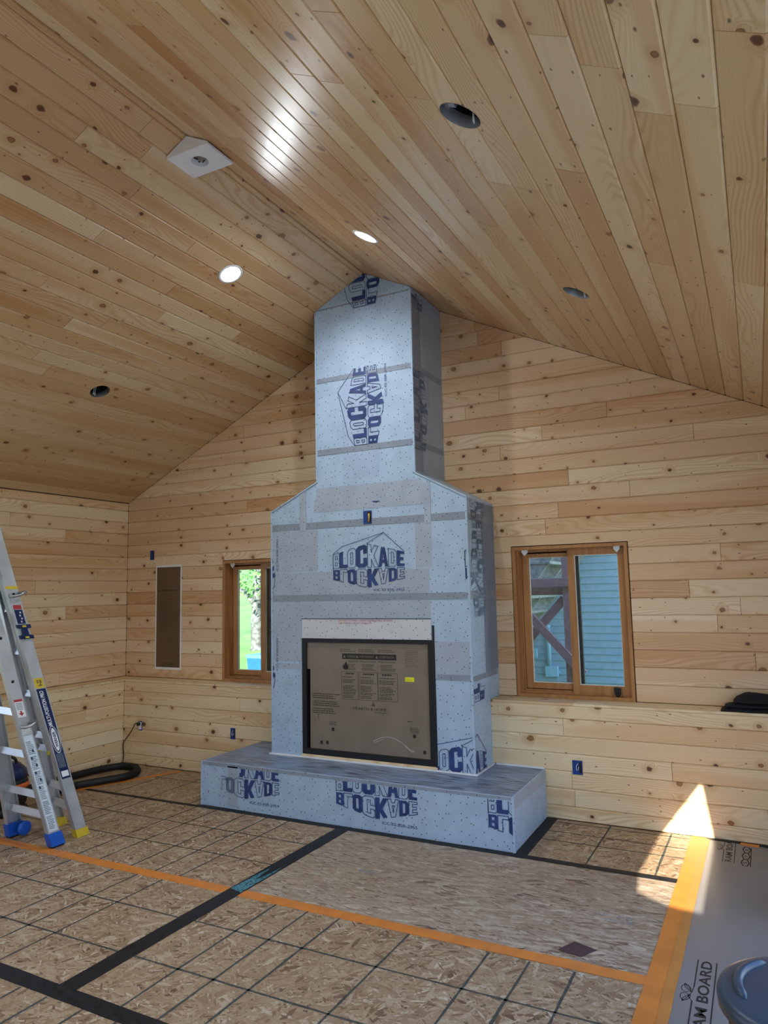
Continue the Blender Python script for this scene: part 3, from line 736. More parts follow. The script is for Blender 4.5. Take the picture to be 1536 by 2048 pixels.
H_ = ((1,0),(0,1)); V_ = ((0,1),(-1,0)); DN = ((0,-1),(1,0))      # upright, turned to read upward, turned to read downward
FRONT = lambda u,v,d: (u, cF-d, v)
HFRONT = lambda u,v,d: (u, hF-d, v)
SIDE1 = lambda u,v,d: (R1+d, u, v)
SIDE2 = lambda u,v,d: (R2+d, u, v)

# ------------------------------------------------------------------ chimney breast
ch = empty('chimney_breast', 'tall stepped chimney breast wrapped in grey blue lath and printed paper', 'chimney', (-.13, -.3, HZ))
def rel(parent):
    return Matrix.Translation(-parent.location)
yb = -.0012
zt = lambda x: roofz(x)-.004
body_poly = [(L1,HZ+.001),(R1,HZ+.001),(R1,S1),(R2,S2),(R2,zt(R2)),(XC,zt(XC)),(L2,zt(L2)),(L2,S2),(L1,S1)]
mb = MB()
lowp = [(L1,.0),(R1,.0),(R1,S1),(R2,S2),(L2,S2),(L1,S1)]
hx0, hx1, hz0, hz1 = -.727, .455, .378, 1.309
def full(polys, y0, y1):
    for q in polys: mb.prism(q, lambda u,v,d: (u,d,v), y0, y1)
zlow = HZ+.001
yb2 = -D-.0012
# upper part (above the ledge) reaches the wall; below the ledge it stops at the knee wall
full([[(L1,zlow),(hx0,zlow),(hx0,1.9),(L1,1.9)], [(hx1,zlow),(R1,zlow),(R1,1.9),(hx1,1.9)], [(hx0,hz1),(hx1,hz1),(hx1,1.9),(hx0,1.9)], [(hx0,zlow),(hx1,zlow),(hx1,hz0),(hx0,hz0)]], cF, yb2)
full([[(L1,1.9),(R1,1.9),(R1,S1),(R2,S2),(L2,S2),(L1,S1)], [(L2,S2),(R2,S2),(R2,zt(R2)),(XC,zt(XC)),(L2,zt(L2))]], cF, yb)
full([[(L1,ZL+.001),(R1,ZL+.001),(R1,1.9),(L1,1.9)]], yb2, yb)
body = mb.build('body', M_LATH, ch, rel(ch), normals=False)
RC = rel(ch)
def on(parent, ob):
    if ob: ob.matrix_local = rel(parent)
    return ob
def patch(name, poly, fn, mat, parent, d0=.0, d1=.0022):
    return on(parent, MB().prism(poly, fn, d0, d1).build(name, mat, parent))
gt = lambda x: zt(x)-.002
for z0, z1 in ((2.215,2.268),(1.615,1.665)):
    patch('lath_overlap', rect(L1+.002,z0,R1-.002,z1), FRONT, M_LATH_DARK, ch, 0, .0032)
for z0, z1 in ((3.448,3.488),(2.826,2.874),(4.088,4.116)):
    x0_, x1_ = (L2+.002, R2-.002)
    patch('lath_overlap', rect(x0_,z0,x1_,min(z1, 4.1)), FRONT, M_LATH_DARK, ch, 0, .0032)
patch('lath_overlap', rect(hx1+.03,1.018,R1-.002,1.058), FRONT, M_LATH_DARK, ch, 0, .0032)
patch('lath_overlap', rect(L1+.002,1.06,hx0-.01,1.10), FRONT, M_LATH_MID, ch, 0, .0032)
patch('lath_overlap', [(-.738,2.20),(-.672,2.20),(-.672,2.545),(-.738,2.515)], FRONT, M_LATH_MID, ch, 0, .0040)
patch('lath_overlap', rect(.42,2.20,.473,2.52), FRONT, M_LATH_MID, ch, 0, .0040)
# sheets of wrap that show a warmer, greyer tone
patch('lath_sheet', rect(L1+.004,1.06,R1-.004,1.86), FRONT, M_LATH_MID, ch, 0, .0016) if False else None
patch('lath_sheet', rect(L1+.004,1.12,hx0-.004,1.612), FRONT, M_LATH_MID, ch, 0, .0016)
patch('lath_sheet', rect(hx1+.02,1.06,R1-.004,1.30), FRONT, M_LATH_MID, ch, 0, .0016)
patch('lath_sheet', rect(hx0,1.475,.447,1.612), FRONT, M_LATH_MID, ch, 0, .0016)
patch('lath_sheet', rect(L1+.004,1.668,.45,1.853), FRONT, M_LATH_MID, ch, 0, .0016)
patch('lath_sheet', rect(L1+.004,1.86,-.56,2.21), FRONT, M_LATH_MID, ch, 0, .0014)
patch('lath_sheet', rect(.335,1.86,.474,2.21), FRONT, M_LATH_MID, ch, 0, .0014)
patch('lath_sheet', [(-.60,2.35),(.50,2.35),(.40,2.55),(-.56,2.55)], FRONT, M_LATH_MID, ch, 0, .0014)
patch('lath_sheet', rect(-.305,2.60,.035,3.44), FRONT, lath('lath_over_wrap_double', (.44,.545,.72), (.16,.205,.29)), ch, 0, .0012)
# side faces
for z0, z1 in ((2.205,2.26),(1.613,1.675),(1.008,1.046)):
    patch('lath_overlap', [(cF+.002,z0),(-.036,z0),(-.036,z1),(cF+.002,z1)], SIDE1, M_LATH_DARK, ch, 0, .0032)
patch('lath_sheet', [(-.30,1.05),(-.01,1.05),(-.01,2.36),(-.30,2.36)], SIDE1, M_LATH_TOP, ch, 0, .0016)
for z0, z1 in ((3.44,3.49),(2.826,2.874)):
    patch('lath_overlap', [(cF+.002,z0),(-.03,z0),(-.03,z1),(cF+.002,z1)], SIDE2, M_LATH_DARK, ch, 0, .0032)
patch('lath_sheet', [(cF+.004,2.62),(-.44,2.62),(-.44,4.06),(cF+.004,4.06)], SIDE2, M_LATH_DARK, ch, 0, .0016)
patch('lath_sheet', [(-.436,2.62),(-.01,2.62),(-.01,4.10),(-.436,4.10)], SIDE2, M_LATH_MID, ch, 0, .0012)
# pale metal corner strips
for x, z0, z1 in ((L1, HZ+.004, S1), (R1, HZ+.004, S1), (L2, S2, zt(L2)-.01), (R2, S2, zt(R2)-.02)):
    s_ = 1 if x > 0 else -1
    on(ch, MB().box(x-.012 if s_ > 0 else x-.004, x+.004 if s_ > 0 else x+.012, cF-.0045, cF+.012, z0, z1).build('corner_strip', M_LATH, ch))
for a, b in (((L1, cF-.002, S1), (L2, cF-.002, S2)), ((R1, cF-.002, S1), (R2, cF-.002, S2))): on(ch, MB().beam(a, b, .012, .010).build('shoulder_strip', M_LATH, ch))
on(ch, MB().box(L1-.02, R1+.02, cF-.018, cF-.0005, HZ+.002, HZ+.012).build('base_flashing', M_WHITE, ch))
on(ch, MB().box(R1+.0005, R1+.02, cF-.0004, -D-.002, HZ+.002, HZ+.012).build('base_flashing', M_WHITE, ch))
# prints
fh = [(L2,S2-.4),(R2,S2-.4),(R2,gt(R2)),(XC,gt(XC)),(L2,gt(L2))]
lowh = rect(L1+.001,HZ+.01,R1-.001,S1)
def logo_on(parent, fn, org, ori, hull=None, polys=None, ink=None, name='printed_logo', lift=.0042):
    return on(parent, flat_print(name, place(polys or LOGO, org, *ori), fn, ink or M_INK, parent, hull, lift))
logo_on(ch, FRONT, (-.411, 1.870), H_)
logo_on(ch, FRONT, (-.066, 2.875), V_, fh)
logo_on(ch, FRONT, (-.055, 4.045), V_, fh)
logo_on(ch, FRONT, (-1.145, 1.50), V_, rect(L1+.012,HZ+.02,-.8,S1))
logo_on(ch, FRONT, (-1.150, .66), V_, rect(L1+.012,HZ+.02,-.8,S1))
logo_on(ch, FRONT, (-.19, 2.52), H_, rect(-.135,2.345,.035,2.405), house_logo(False, False))
corner = house_logo(True, False, True, False)
logo_on(ch, FRONT, (.349, .353), H_, rect(.472,HZ+.004,R1-.001,.8), corner)
logo_on(ch, SIDE1, (cF-(R1-.349), .353), H_, rect(cF+.004,HZ+.004,-.25,.8), corner)
logo_on(ch, FRONT, (.742, 1.52+.33), H_, rect(.735,1.60,R1-.001,2.1), polys=house_logo(True, False))
logo_on(ch, SIDE1, (-.415, 2.13), DN, rect(cF+.004,1.44,-.25,2.37), house_logo(False, False), M_INK_GREY)
logo_on(ch, SIDE1, (-.415, 2.80), DN, rect(cF+.004,2.14,-.25,2.36), house_logo(False, False), M_INK_GREY)
logo_on(ch, SIDE1, (-.46, .86), V_, rect(cF+.004,.855,-.35,.985), house_logo(False, False))
logo_on(ch, SIDE2, (-.485, 2.80), V_, rect(cF+.004,2.7,-.01,4.05), polys=house_logo(True, True), ink=M_INK_GREY)
logo_on(ch, SIDE2, (-.485, 3.97), V_, rect(cF+.004,3.9,-.01,4.095), polys=house_logo(False, False), ink=M_INK_GREY)
# white board over the firebox with red lettering
on(ch, MB().prism(rect(-.722,1.311,.450,1.466), FRONT, 0, .006).build('header_board', lath('lath_over_white_board', (.66,.665,.68), (.36,.37,.39)), ch))
on(ch, MB().prism([(-.726,1.466),(.452,1.466),(.452,1.4705),(-.726,1.4705)], FRONT, 0, .008).build('board_edge', M_BLACK, ch))
on(ch, flat_print('red_lettering', fit_text('DO NOT COVER - NON-COMBUSTIBLE BOARD', -.365, 1.4475, .49, .014)+fit_text('MATERIAL MUST REMAIN', -.36, 1.428, .30, .012), FRONT, M_RED, ch, None, .0072))
# metal corner angle beside firebox
on(ch, MB().prism(rect(.458,.378,.474,1.42), FRONT, 0, .005).build('edge_angle', M_BLACK, ch))
# blue switch box with a yellow wire
sw = on(ch, MB().box(-.118,-.042,cF-.008,cF-.002,2.225,2.331,b=.002).build('switch_box', M_BLUEBOX, ch))
wv = MB(); wv.tube([(-.066,cF-.010,2.24),(-.060,cF-.018,2.28),(-.064,cF-.012,2.305)], .007, 8)
o_ = wv.build('yellow_wire', M_WIREY, sw)
cut_ = MB().box(-.078,-.046,cF-.0095,cF-.007,2.235,2.322).build('box_opening', M_BLACK, sw)

# ------------------------------------------------------------------ fireplace insert behind printed cardboard
fi = empty('fireplace_insert', 'black framed fireplace insert covered by brown printed cardboard', 'fireplace', (-.134, -.5, .38))
yf = cF+.02
fm = MB()
for a in (rect(-.726,.380,-.684,1.308), rect(.418,.380,.454,1.308), rect(-.684,.380,.418,.425), rect(-.684,1.276,.418,1.308)):
    fm.prism(a, lambda u,v,d: (u,d,v), cF-.004, cF+.25)
on(fi, fm.build('frame', M_BLACK, fi))
on(fi, MB().prism(rect(-.726,.380,.454,1.308), lambda u,v,d: (u,d,v), cF+.26, cF+.28).build('back_plate', M_BLACK, fi))
cb = MB()
cp = [(-.66,.426),(.416,.426),(.420,1.278),(-.688,1.274),(-.688,1.059),(-.655,1.057)]
cb.prism(cp, lambda u,v,d: (u,d,v), cF+.012, cF+.016)
card = on(fi, cb.build('cardboard_shield', M_CARD, fi))
CARD = lambda u,v,d: (u, cF+.012-d, v)
pr = []
pr += [rect(-.346,1.148,.142,1.192)]
on(fi, flat_print('warning_band', pr, CARD, M_BLACKINK, fi))
fi_ink = []
fi_ink2 = []
for s_, u, w_ in (('WARNING', -.300, .085), ('AVERTISSEMENT', -.190, .135), ('ADVERTENCIA', -.010, .13)): fi_ink2 += fit_text(s_, u, 1.161, w_, .017)
for u in (-.325, -.207, -.030): fi_ink2 += [[(u-.011,1.160),(u+.011,1.160),(u,1.180)]]
on(fi, flat_print('band_lettering', fi_ink2, CARD, M_CARD, fi, None, .0022))
for s_, u, w_ in (('Risk of Fire', -.288, .088), ("Risque d'incendie", -.180, .142), ('Riesgo de incendio', -.015, .15)): fi_ink += fit_text(s_, u, 1.124, w_, .015)
fl = [(0,0),(.018,.004),(.028,.022),(.022,.042),(.014,.034),(.008,.066),(-.006,.05),(-.014,.034),(-.020,.044),(-.027,.02),(-.016,.004)]
fi_ink += [[(-.316+fl[i][0], 1.064+fl[i][1]) for i in k] for k in tessellate_polygon([[Vector((x,y,0)) for x,y in fl]])]
rg = random.Random(4)
def greek(u0, v0, u1, rows_, dv, th=.0045, ragged=.35):
    out = []
    for i in range(rows_):
        v = v0-i*dv; L = (u1-u0)*(1-rg.random()*ragged); u = u0
        while u < u0+L:
            w_ = rg.uniform(.008, .026); out.append(rect(u, v, min(u+w_, u0+L), v+th)); u += w_+.004
    return out
for u0, u1 in ((-.345,-.21),(-.185,-.035),(-.015,.14)):
    fi_ink += stroke(rect(u0-.008,.833,u1+.008,1.048), .0022, True)
    fi_ink += greek(u0+.028,1.029,u1-.02,1,.01,.010)
    for k, (n_, v) in enumerate(((1,1.005),(3,.985),(4,.935),(2,.885),(2,.858))): fi_ink += greek(u0+.004,v,u1-.004,n_,.0115,.0042)
    fi_ink += greek(u0+.02,1.105,u1,2,.012,.004)+greek(u0+.02,1.078,u1,2,.012,.004)
for v in (.860,.800,.742): fi_ink += greek(-.631,v,-.36,3,.016,.006,.3)
fi_ink += greek(-.365,1.222,-.22,2,.014,.0045)+greek(-.195,1.222,-.05,2,.014,.0045)+greek(-.02,1.222,.15,2,.014,.0045)
fi_ink += fit_text('HEARTH & HOME', -.25, .755, .297, .022)+fit_text('technologies', -.06, .735, .11, .012)
fi_ink += [[(-.083,.790),(-.072,.790),(-.064,.83)], [(-.068,.790),(-.056,.790),(-.060,.815)]]
for u, v in ((-.441,.589),(.282,.586),(-.552,.479),(-.496,.481),(.363,.474)): fi_ink += [rect(u-.012,v-.013,u+.012,v+.013)]
fi_ink += greek(-.475,.645,-.40,3,.011,.004)+greek(.245,.645,.325,4,.011,.004)+greek(.226,.690,.28,1,.01,.007)
fi_ink += stroke([(-.579,.70),(-.579,.664)], .004)
on(fi, flat_print('black_lettering', fi_ink, CARD, M_BLACKINK, fi))
on(fi, flat_print('faded_lettering', greek(.215,1.222,.335,10,.0135,.004,.3), CARD, plain('faded_red_ink', (.13,.07,.055), .6), fi))
on(fi, MB().prism(rect(.214,.990,.291,1.024), CARD, 0, .0012).build('sticker', M_STICKER, fi))
on(fi, flat_print('sticker_lettering', greek(.226,1.008,.28,2,.010,.004,.1), CARD, plain('olive_ink', (.4,.38,.02), .6), fi, None, .0018))
arc = [(-.071+.348*t, .497+.075*math.sin(math.pi*min(1, t*.95+.12))-.02*t) for t in [i/14 for i in range(15)]]
on(fi, flat_print('scuff_mark', stroke(arc, .004)+stroke([(a+.01, b-.012) for a, b in arc[:4]], .003)+stroke([(a+.0, b-.008) for a, b in arc[11:]], .003), CARD, plain('pale_scuff', (.50,.48,.45), .5), fi))
on(fi, MB().prism(rect(-.735,.362,.474,.380), FRONT, -.02, .004).build('wood_shim', M_PINE_LOW, fi))

# ------------------------------------------------------------------ hearth platform
he = empty('hearth', 'low raised hearth platform wrapped in blue grey lath and printed paper', 'hearth', (-.13, -.6, 0))
on(he, MB().box(HL, HR, hF, -D-.0012, .0035, HZ-.0005, b=.004).build('body', M_LATH, he))
on(he, MB().box(HL+.01, HR-.01, hF+.012, -D-.006, HZ-.0005, HZ+.0008).build('lath_top', M_HTOP, he))
on(he, MB().prism([(HL+.01,.318),(HR-.005,.327),(HR-.005,.347),(HL+.01,.347)], HFRONT, 0, .0016).build('lath_lip', lath('lath_lip', (.30,.35,.43), (.11,.13,.16)), he))
on(he, MB().prism([(hF+.004,.268),(-D-.01,.255),(-D-.01,.346),(hF+.004,.346)], lambda u,v,d: (HR+d,u,v), 0, .0016).build('lath_lip', M_LATH_MID, he))
on(he, MB().prism(rect(-1.165,.02,-1.065,.33), HFRONT, 0, .0016).build('lath_sheet', M_LATH_MID, he))
hh = lambda a, b: rect(a, .02, b, .322)
logo_on(he, HFRONT, (-.158, .246), H_, hh(-.3, .6), name='printed_logo')
logo_on(he, HFRONT, (-.667-.65, .252), H_, hh(-1.045, -.6), house_logo(False, True))
logo_on(he, HFRONT, (-.667-.65, .252), H_, rect(-1.235, .02, -1.046, .25), house_logo(False, False, False), M_INK_GREY)
logo_on(he, HFRONT, (1.004, .232), H_, hh(.9, HR-.008), house_logo(True, False))
on(he, MB().box(HL-.004, HL+.012, hF-.003, hF+.012, .004, HZ-.004).build('corner_strip', M_LATH, he))
on(he, MB().box(HR-.012, HR+.004, hF-.003, hF+.012, .004, HZ-.004).build('corner_strip', M_LATH, he))

on(he, MB().box(R1+.03, HR-.004, -D-.014, -D-.003, HZ+.001, HZ+.014).build('wall_flashing', M_WHITE, he))

# ------------------------------------------------------------------ windows
def window(idx, w, label, full=True):
    x0, x1, z0, z1 = w
    e = empty('window_%d' % idx, None, None, ((x0+x1)/2, 0, z0)); tag(e, label, kind='structure')
    fr = MB(); t = .026; y0, y1 = -.006, .15
    fr.box(x0, x0+t, y0, y1, z0, z1); fr.box(x1-t, x1, y0, y1, z0, z1); fr.box(x0+t, x1-t, y0, y1, z1-t, z1); fr.box(x0+t, x1-t, y0, y1, z0, z0+t)
    # stop steps
    for k, (a, b, yy0) in enumerate(((t, .040, .05), (.040, .056, .085))):
        fr.box(x0+a, x0+b, yy0, y1, z0+a, z1-a); fr.box(x1-b, x1-a, yy0, y1, z0+a, z1-a); fr.box(x0+b, x1-b, yy0, y1, z1-b, z1-a); fr.box(x0+b, x1-b, yy0, y1, z0+a, z0+b)
    on(e, fr.build('frame', M_FIR, e))
    mid = (x0+x1)/2
    def sash(a, b, zb, zt_, y, members, name):
        l, r, bt, tp = members
        s = MB(); s.box(a, a+l, y, y+.04, zb, zt_); s.box(b-r, b, y, y+.04, zb, zt_); s.box(a+l, b-r, y, y+.04, zb, zb+bt); s.box(a+l, b-r, y, y+.04, zt_-tp, zt_)
        so = on(e, s.build(name, M_FIR, e))
        g = MB(); g.box(a+l-.004, b-r+.004, y+.018, y+.024, zb+bt-.004, zt_-tp+.004).build('pane', M_GLASS, so)
        bd = MB(); c_ = .006
        for q in ((a+l, a+l+c_, zb+bt, zt_-tp), (b-r-c_, b-r, zb+bt, zt_-tp)): bd.box(q[0], q[1], y+.010, y+.017, q[2], q[3])
        bd.box(a+l+c_, b-r-c_, y+.010, y+.017, zb+bt, zb+bt+c_); bd.box(a+l+c_, b-r-c_, y+.010, y+.017, zt_-tp-c_, zt_-tp)
        bd.build('glazing_bead', M_TREAD, so)
        return so
    a, b, zb, zt_ = x0+.052, x1-.030, z0+.05, z1-.045
    ls = sash(a, x0+.470, zb, zt_, .085, (.058, .044, .052, .042), 'sash')
    rs = sash(x0+.432, b, zb-.012, zt_+.008, .045, (.052, .050, .062, .044), 'sash')
    # dark upright strip behind right sash
    on(e, MB().box(x0+.485, x0+.510, .088, .12, zb, zt_).build('dark_strip', M_BLACK, e))
    cl = MB()
    for cx in (x0+.095, x1-.083):
        c2 = MB(); c2.prism([(-.024,.026),(-.010,.030),(0,.022),(.010,.030),(.024,.026),(.024,0),(.010,-.018),(0,-.028),(-.010,-.018),(-.024,0)], lambda u,v,d: (cx+u, .040-d, z1-.045+v), 0, .012)
        on(e, c2.build('shipping_clip', M_WHITE, e))
    lk = MB(); lk.box(x1-.155, x1-.108, .012, .046, z0+.045, z0+.095, b=.006); lk.tube([(x1-.13,.02,z0+.05),(x1-.125,.012,z0+.035)], .016, 8)
    on(e, lk.build('lock_handle', M_BLACK, e))
    on(e, MB().box(x1-.012, x1+.002, -.008, .004, z0+.50, z0+.56, b=.002).build('latch', M_FIR, e))
    gp = MB()
    g = .0065
    for q in ((x0-g, x0, z0, z1+g), (x1, x1+g, z0, z1+g), (x0-g, x1+g, z1, z1+g)): gp.box(q[0], q[1], .012, .03, q[2], q[3])
    on(e, gp.build('gap_seal', M_BLACK, e))
    return e
window(1, WIN[0], 'stained wood sliding window right of the chimney')
window(2, WIN[1], 'stained wood sliding window partly hidden behind the chimney')

# ------------------------------------------------------------------ electrical boxes on the walls
def outlet(x, z, y, label, w=.060, h=.092, wires=True, device=False):
    e = empty('outlet_box', label, 'outlet box', (x, y, z))
    b = MB(); t = .006
    b.box(-w/2, w/2, -.003, .0, h/2-t, h/2); b.box(-w/2, w/2, -.003, .0, -h/2, -h/2+t); b.box(-w/2, -w/2+t, -.003, 0, -h/2+t, h/2-t); b.box(w/2-t, w/2, -.003, 0, -h/2+t, h/2-t)
    b.build('flange', M_BLUEBOX, e)
    MB().box(-w/2+t, w/2-t, -.0014, -.0004, -h/2+t, h/2-t).build('box_back', M_BLUEBOX, e)
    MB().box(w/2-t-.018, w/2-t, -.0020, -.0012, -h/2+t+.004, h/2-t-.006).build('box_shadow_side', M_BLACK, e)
    if wires:
        wv = MB(); wv.tube([(.005,-.003,.03),(-.008,-.008,.01),(-.006,-.010,-.018),(.006,-.008,-.016),(.009,-.006,.008)], .0025, 6)
        wv.build('wire', M_GREYWIRE, e)
    if device:
        MB().box(-.017, .017, -.010, -.002, -.036, .036, b=.002).build('receptacle', M_WHITE, e)
    return e
outlet(1.412, .380, -D, 'blue outlet box with wires in the knee wall right of the hearth', .072, .10)
outlet(-1.766, .392, -D, 'blue outlet box in the knee wall left of the hearth, below the left window', .056, .100)
outlet(-2.949, .385, -D, 'outlet with white receptacle and cord plugged in near the corner', .050, .092, False, True)
outlet(-3.045, 2.112, 0, 'small blue switch box on the wall above the brown electrical panel', .056, .10, False)
pn = empty('electrical_panel', 'tall narrow brown cardboard covered electrical panel with white rim', 'electrical panel', (-2.80, 0, .922))
px0, px1, pz0, pz1 = -2.983, -2.624, .922, 2.000
rm = MB()
for q in ((px0, px0+.014, pz0, pz1), (px1-.014, px1, pz0, pz1), (px0+.014, px1-.014, pz0, pz0+.022), (px0+.014, px1-.014, pz1-.022, pz1)): rm.box(q[0], q[1], -.006, -.0005, q[2], q[3])
on(pn, rm.build('rim', M_WHITE, pn))
on(pn, MB().box(px0+.014, px1-.014, -.0035, -.0006, pz0+.022, pz1-.022).build('cardboard', plain('dark_brown_cardboard', (.13,.078,.042), .6, var=.1, scale=5), pn))
pp = fit_text('PAINT SHIELD', px0+.095, pz0+.050, .20, .022)+greek(px0+.11, pz0+.03, px1-.09, 1, .01, .008, .1)
pp += greek(px0+.03, pz1-.27, px1-.06, 1, .01, .010, .1)
for i in range(22): pp += [rect(px0+.07, 1.20+i*.021, px1-.05, 1.2022+i*.021)]
on(pn, flat_print('lettering', pp, lambda u,v,d: (u, -.0036-d, v), plain('dark_brown_ink', (.035,.022,.012), .6), pn, None, .0006))

# ------------------------------------------------------------------ ladder (folded multi position ladder)
ld = empty('ladder', 'aluminium multi position ladder with blue and yellow feet at the left edge', 'ladder', (-1.9, -2.05, 0))
def axis(foot, dx, dy): return Vector(foot), Vector((dx, dy, 1))
def channel(mb, foot, slope, z0, z1, wv, wf, side, t=.005):
    """C-channel rail: web of width wv across y facing side (+1/-1 in x), flanges wf long, swept up the slope"""
    f = Vector(foot); s = Vector((slope[0], slope[1], 1))
    prof = [(0,-wv/2),(0,wv/2),(-side*wf,wv/2),(-side*wf,wv/2-t),(-side*t,wv/2-t),(-side*t,-wv/2+t),(-side*wf,-wv/2+t),(-side*wf,-wv/2)]
    n = len(prof); vs_ = []
    for z in (z0, z1):
        c = f+s*z; vs_ += [(c.x+u, c.y+v, c.z) for u, v in prof]
    mb.add(vs_, [tuple(range(n))[::-1], tuple(range(n, 2*n))]+[(i, (i+1)%n, n+(i+1)%n, n+i) for i in range(n)])
A = ((-1.690,-2.150,0), (-.075,-.28)); Wd = ((-2.190,-2.125,0), (.05,-.25)); B = ((-1.715,-1.925,0), (-.10,-.28)); Y_ = ((-2.10,-1.83,0), (.03,-.30))
ZT = 2.45
RAILW = .088
for nm, q, z0, side in (('rail', A, .05, 1), ('rail', B, .05, 1), ('rail', Wd, .05, -1), ('rail', Y_, .05, -1)):
    mb = MB(); channel(mb, q[0], q[1], z0, ZT, RAILW if q is not Wd else .11, .034, side); on(ld, mb.build(nm, M_ALU, ld))
# inner section rails ending above the floor with yellow tips
IN = [((-1.775,-1.925+.01,0), (-.10,-.28), .60, 1), ((-2.03,-1.90,0), (-.02,-.28), .60, -1)]
for f, s, z0, side in IN:
    mb = MB(); channel(mb, f, s, z0, ZT, .074, .03, side); on(ld, mb.build('inner_rail', M_ALU, ld))
    c = Vector(f)+Vector((s[0], s[1], 1))*z0
    on(ld, MB().box(c.x-.028 if side > 0 else c.x-.006, c.x+.006 if side > 0 else c.x+.028, c.y-.042, c.y+.042, c.z-.014, c.z+.016, b=.003).build('yellow_end_cap', M_YELLOW, ld))
def at(q, z): return Vector(q[0])+Vector((q[1][0], q[1][1], 1))*z
def rung(a, b, name='rung'):
    d = (b-a)
    mb = MB(); mb.beam(a, b, .030, .038, (0,.28,1)); mb.beam(a+Vector((0,-.012,.018)), b+Vector((0,-.012,.018)), .008, .010, (0,.28,1)); mb.beam(a+Vector((0,-.014,-.018)), b+Vector((0,-.014,-.018)), .008, .010, (0,.28,1))
    on(ld, mb.build(name, M_ALU, ld))
for z in (.36, .64, .93, 1.22, 1.52, 1.82, 2.12): rung(at(A, z)+Vector((-.006,0,0)), at(Wd, z)+Vector((.006,0,0)))
for z in (.22,): rung(at(A, z)+Vector((-.006,0,0)), at(Wd, z)+Vector((.006,0,0)), 'base_bar')
for z in (.20, .34): rung(at(B, z)+Vector((-.006,0,0)), at(Y_, z)+Vector((.006,0,0)))
for z in (.72, 1.02, 1.32, 1.62, 1.92, 2.22):
    rung(Vector(IN[0][0])+Vector((IN[0][1][0], IN[0][1][1], 1))*z+Vector((-.006,0,0)), Vector(IN[1][0])+Vector((IN[1][1][0], IN[1][1][1], 1))*z+Vector((.006,0,0)), 'inner_rung')
rung(Vector(IN[0][0])+Vector((IN[0][1][0], IN[0][1][1], 1))*.625+Vector((-.006,0,0)), Vector(IN[1][0])+Vector((IN[1][1][0], IN[1][1][1], 1))*.625+Vector((.006,0,0)), 'inner_base_bar')
# gusset braces low between rail and bar
for a, b in ((at(A,.10)+Vector((-.02,0,0)), at(A,.22)+Vector((-.07,0,0))), (at(B,.08)+Vector((-.02,0,0)), at(B,.20)+Vector((-.07,0,0)))):
    on(ld, MB().beam(a, b, .012, .006).build('brace', M_ALU, ld))
def foot(q, mat, name, side, h=.095, wdt=.100, sole=True):
    c0, c1 = at(q, .0), at(q, h); mb = MB()
    s = side
    def ring(c, ex, grow): 
        x0_, x1_ = (c.x-.040-grow, c.x+.006+grow) if s > 0 else (c.x-.006-grow, c.x+.040+grow)
        return [(x0_, c.y-wdt/2-grow, c.z), (x1_, c.y-wdt/2-grow, c.z), (x1_, c.y+wdt/2+grow, c.z), (x0_, c.y+wdt/2+grow, c.z)]
    c0 = c0+Vector((0,0,.012 if sole else .001))
    mb.add(ring(c0, 0, .003)+ring(c1, 0, .001), [(3,2,1,0),(4,5,6,7)]+[(i,(i+1)%4,4+(i+1)%4,4+i) for i in range(4)])
    fo = on(ld, mb.build(name, mat, ld))
    if sole:
        mb = MB(); cz = Vector((c0.x, c0.y, .001)); mb.add(ring(cz, 0, -.004)+ring(c0, 0, .001), [(3,2,1,0),(4,5,6,7)]+[(i,(i+1)%4,4+(i+1)%4,4+i) for i in range(4)])
        mb.build('sole', M_BLACK, fo)
    return fo
fa = foot(A, M_BLUE, 'blue_foot', 1, .10); fw_ = foot(Wd, M_BLUE, 'blue_foot', -1, .10, .12)
fb = foot(B, M_YELLOW, 'yellow_foot', 1, .055, .098, False); foot(Y_, M_YELLOW, 'yellow_foot', -1, .055, .09, False)
mb = MB(); Mx = Matrix.Translation((-2.085,-2.12,.062)) @ Matrix.Rotation(R(90), 4, 'Y')
mb.lathe([(0,-.014),(.040,-.014),(.050,-.008),(.050,.008),(.040,.014),(.012,.016),(0,.016)], 28, Mx); on(ld, mb.build('wheel', M_BLUE, ld))
# labels on rails
def rail_fn(q):
    def fn(u, v, d):                       # u across the web (towards +y), v height on the rail
        c = at(q, v); return (c.x+d, c.y+u, c.z)
    return fn
fB = rail_fn(B); fA = rail_fn(A)
patch('navy_label', rect(-.036,.42,.036,1.06), fB, M_NAVY, ld, 0, .0008)
patch('yellow_tag', rect(-.036,1.065,.036,1.135), fB, M_YELLOW, ld, 0, .0008)
on(ld, flat_print('tag_numbers', [[(-b+.018, 1.078+a) for a, b in q] for q in fit_text('6-22', 0, 0, .044, .035, .02)], fB, M_NAVY, ld))
on(ld, flat_print('label_lettering', [[(.000-b+.012, .80+a) for a, b in q] for q in fit_text('MULTI-POSITION PRO', 0, 0, .245, .032, .02)], fB, M_WHITE, ld))
ov = lambda ru, rv: [(ru*math.cos(a), .70+rv*math.sin(a)) for a in [i*math.pi/16 for i in range(32)]]
on(ld, flat_print('oval_logo', [[o1, o2, i2, i1] for o1, o2, i1, i2 in zip(ov(.034,.098), ov(.034,.098)[1:]+ov(.034,.098)[:1], ov(.031,.092), ov(.031,.092)[1:]+ov(.031,.092)[:1])]+[[(.022*math.cos(a), .70+.082*math.sin(a)) for a in [i*math.pi/16 for i in range(32)]]], fB, M_WHITE, ld))
on(ld, flat_print('oval_lettering', [[(.011-b, .645+a) for a, b in q] for q in fit_text('WERNER', 0, 0, .11, .022, .03)], fB, M_NAVY, ld, None, .0018))
on(ld, flat_print('label_lines', [rect(-.028+.008*i, .50, -.025+.008*i, .60) for i in range(7)], fB, M_GREYINK, ld))
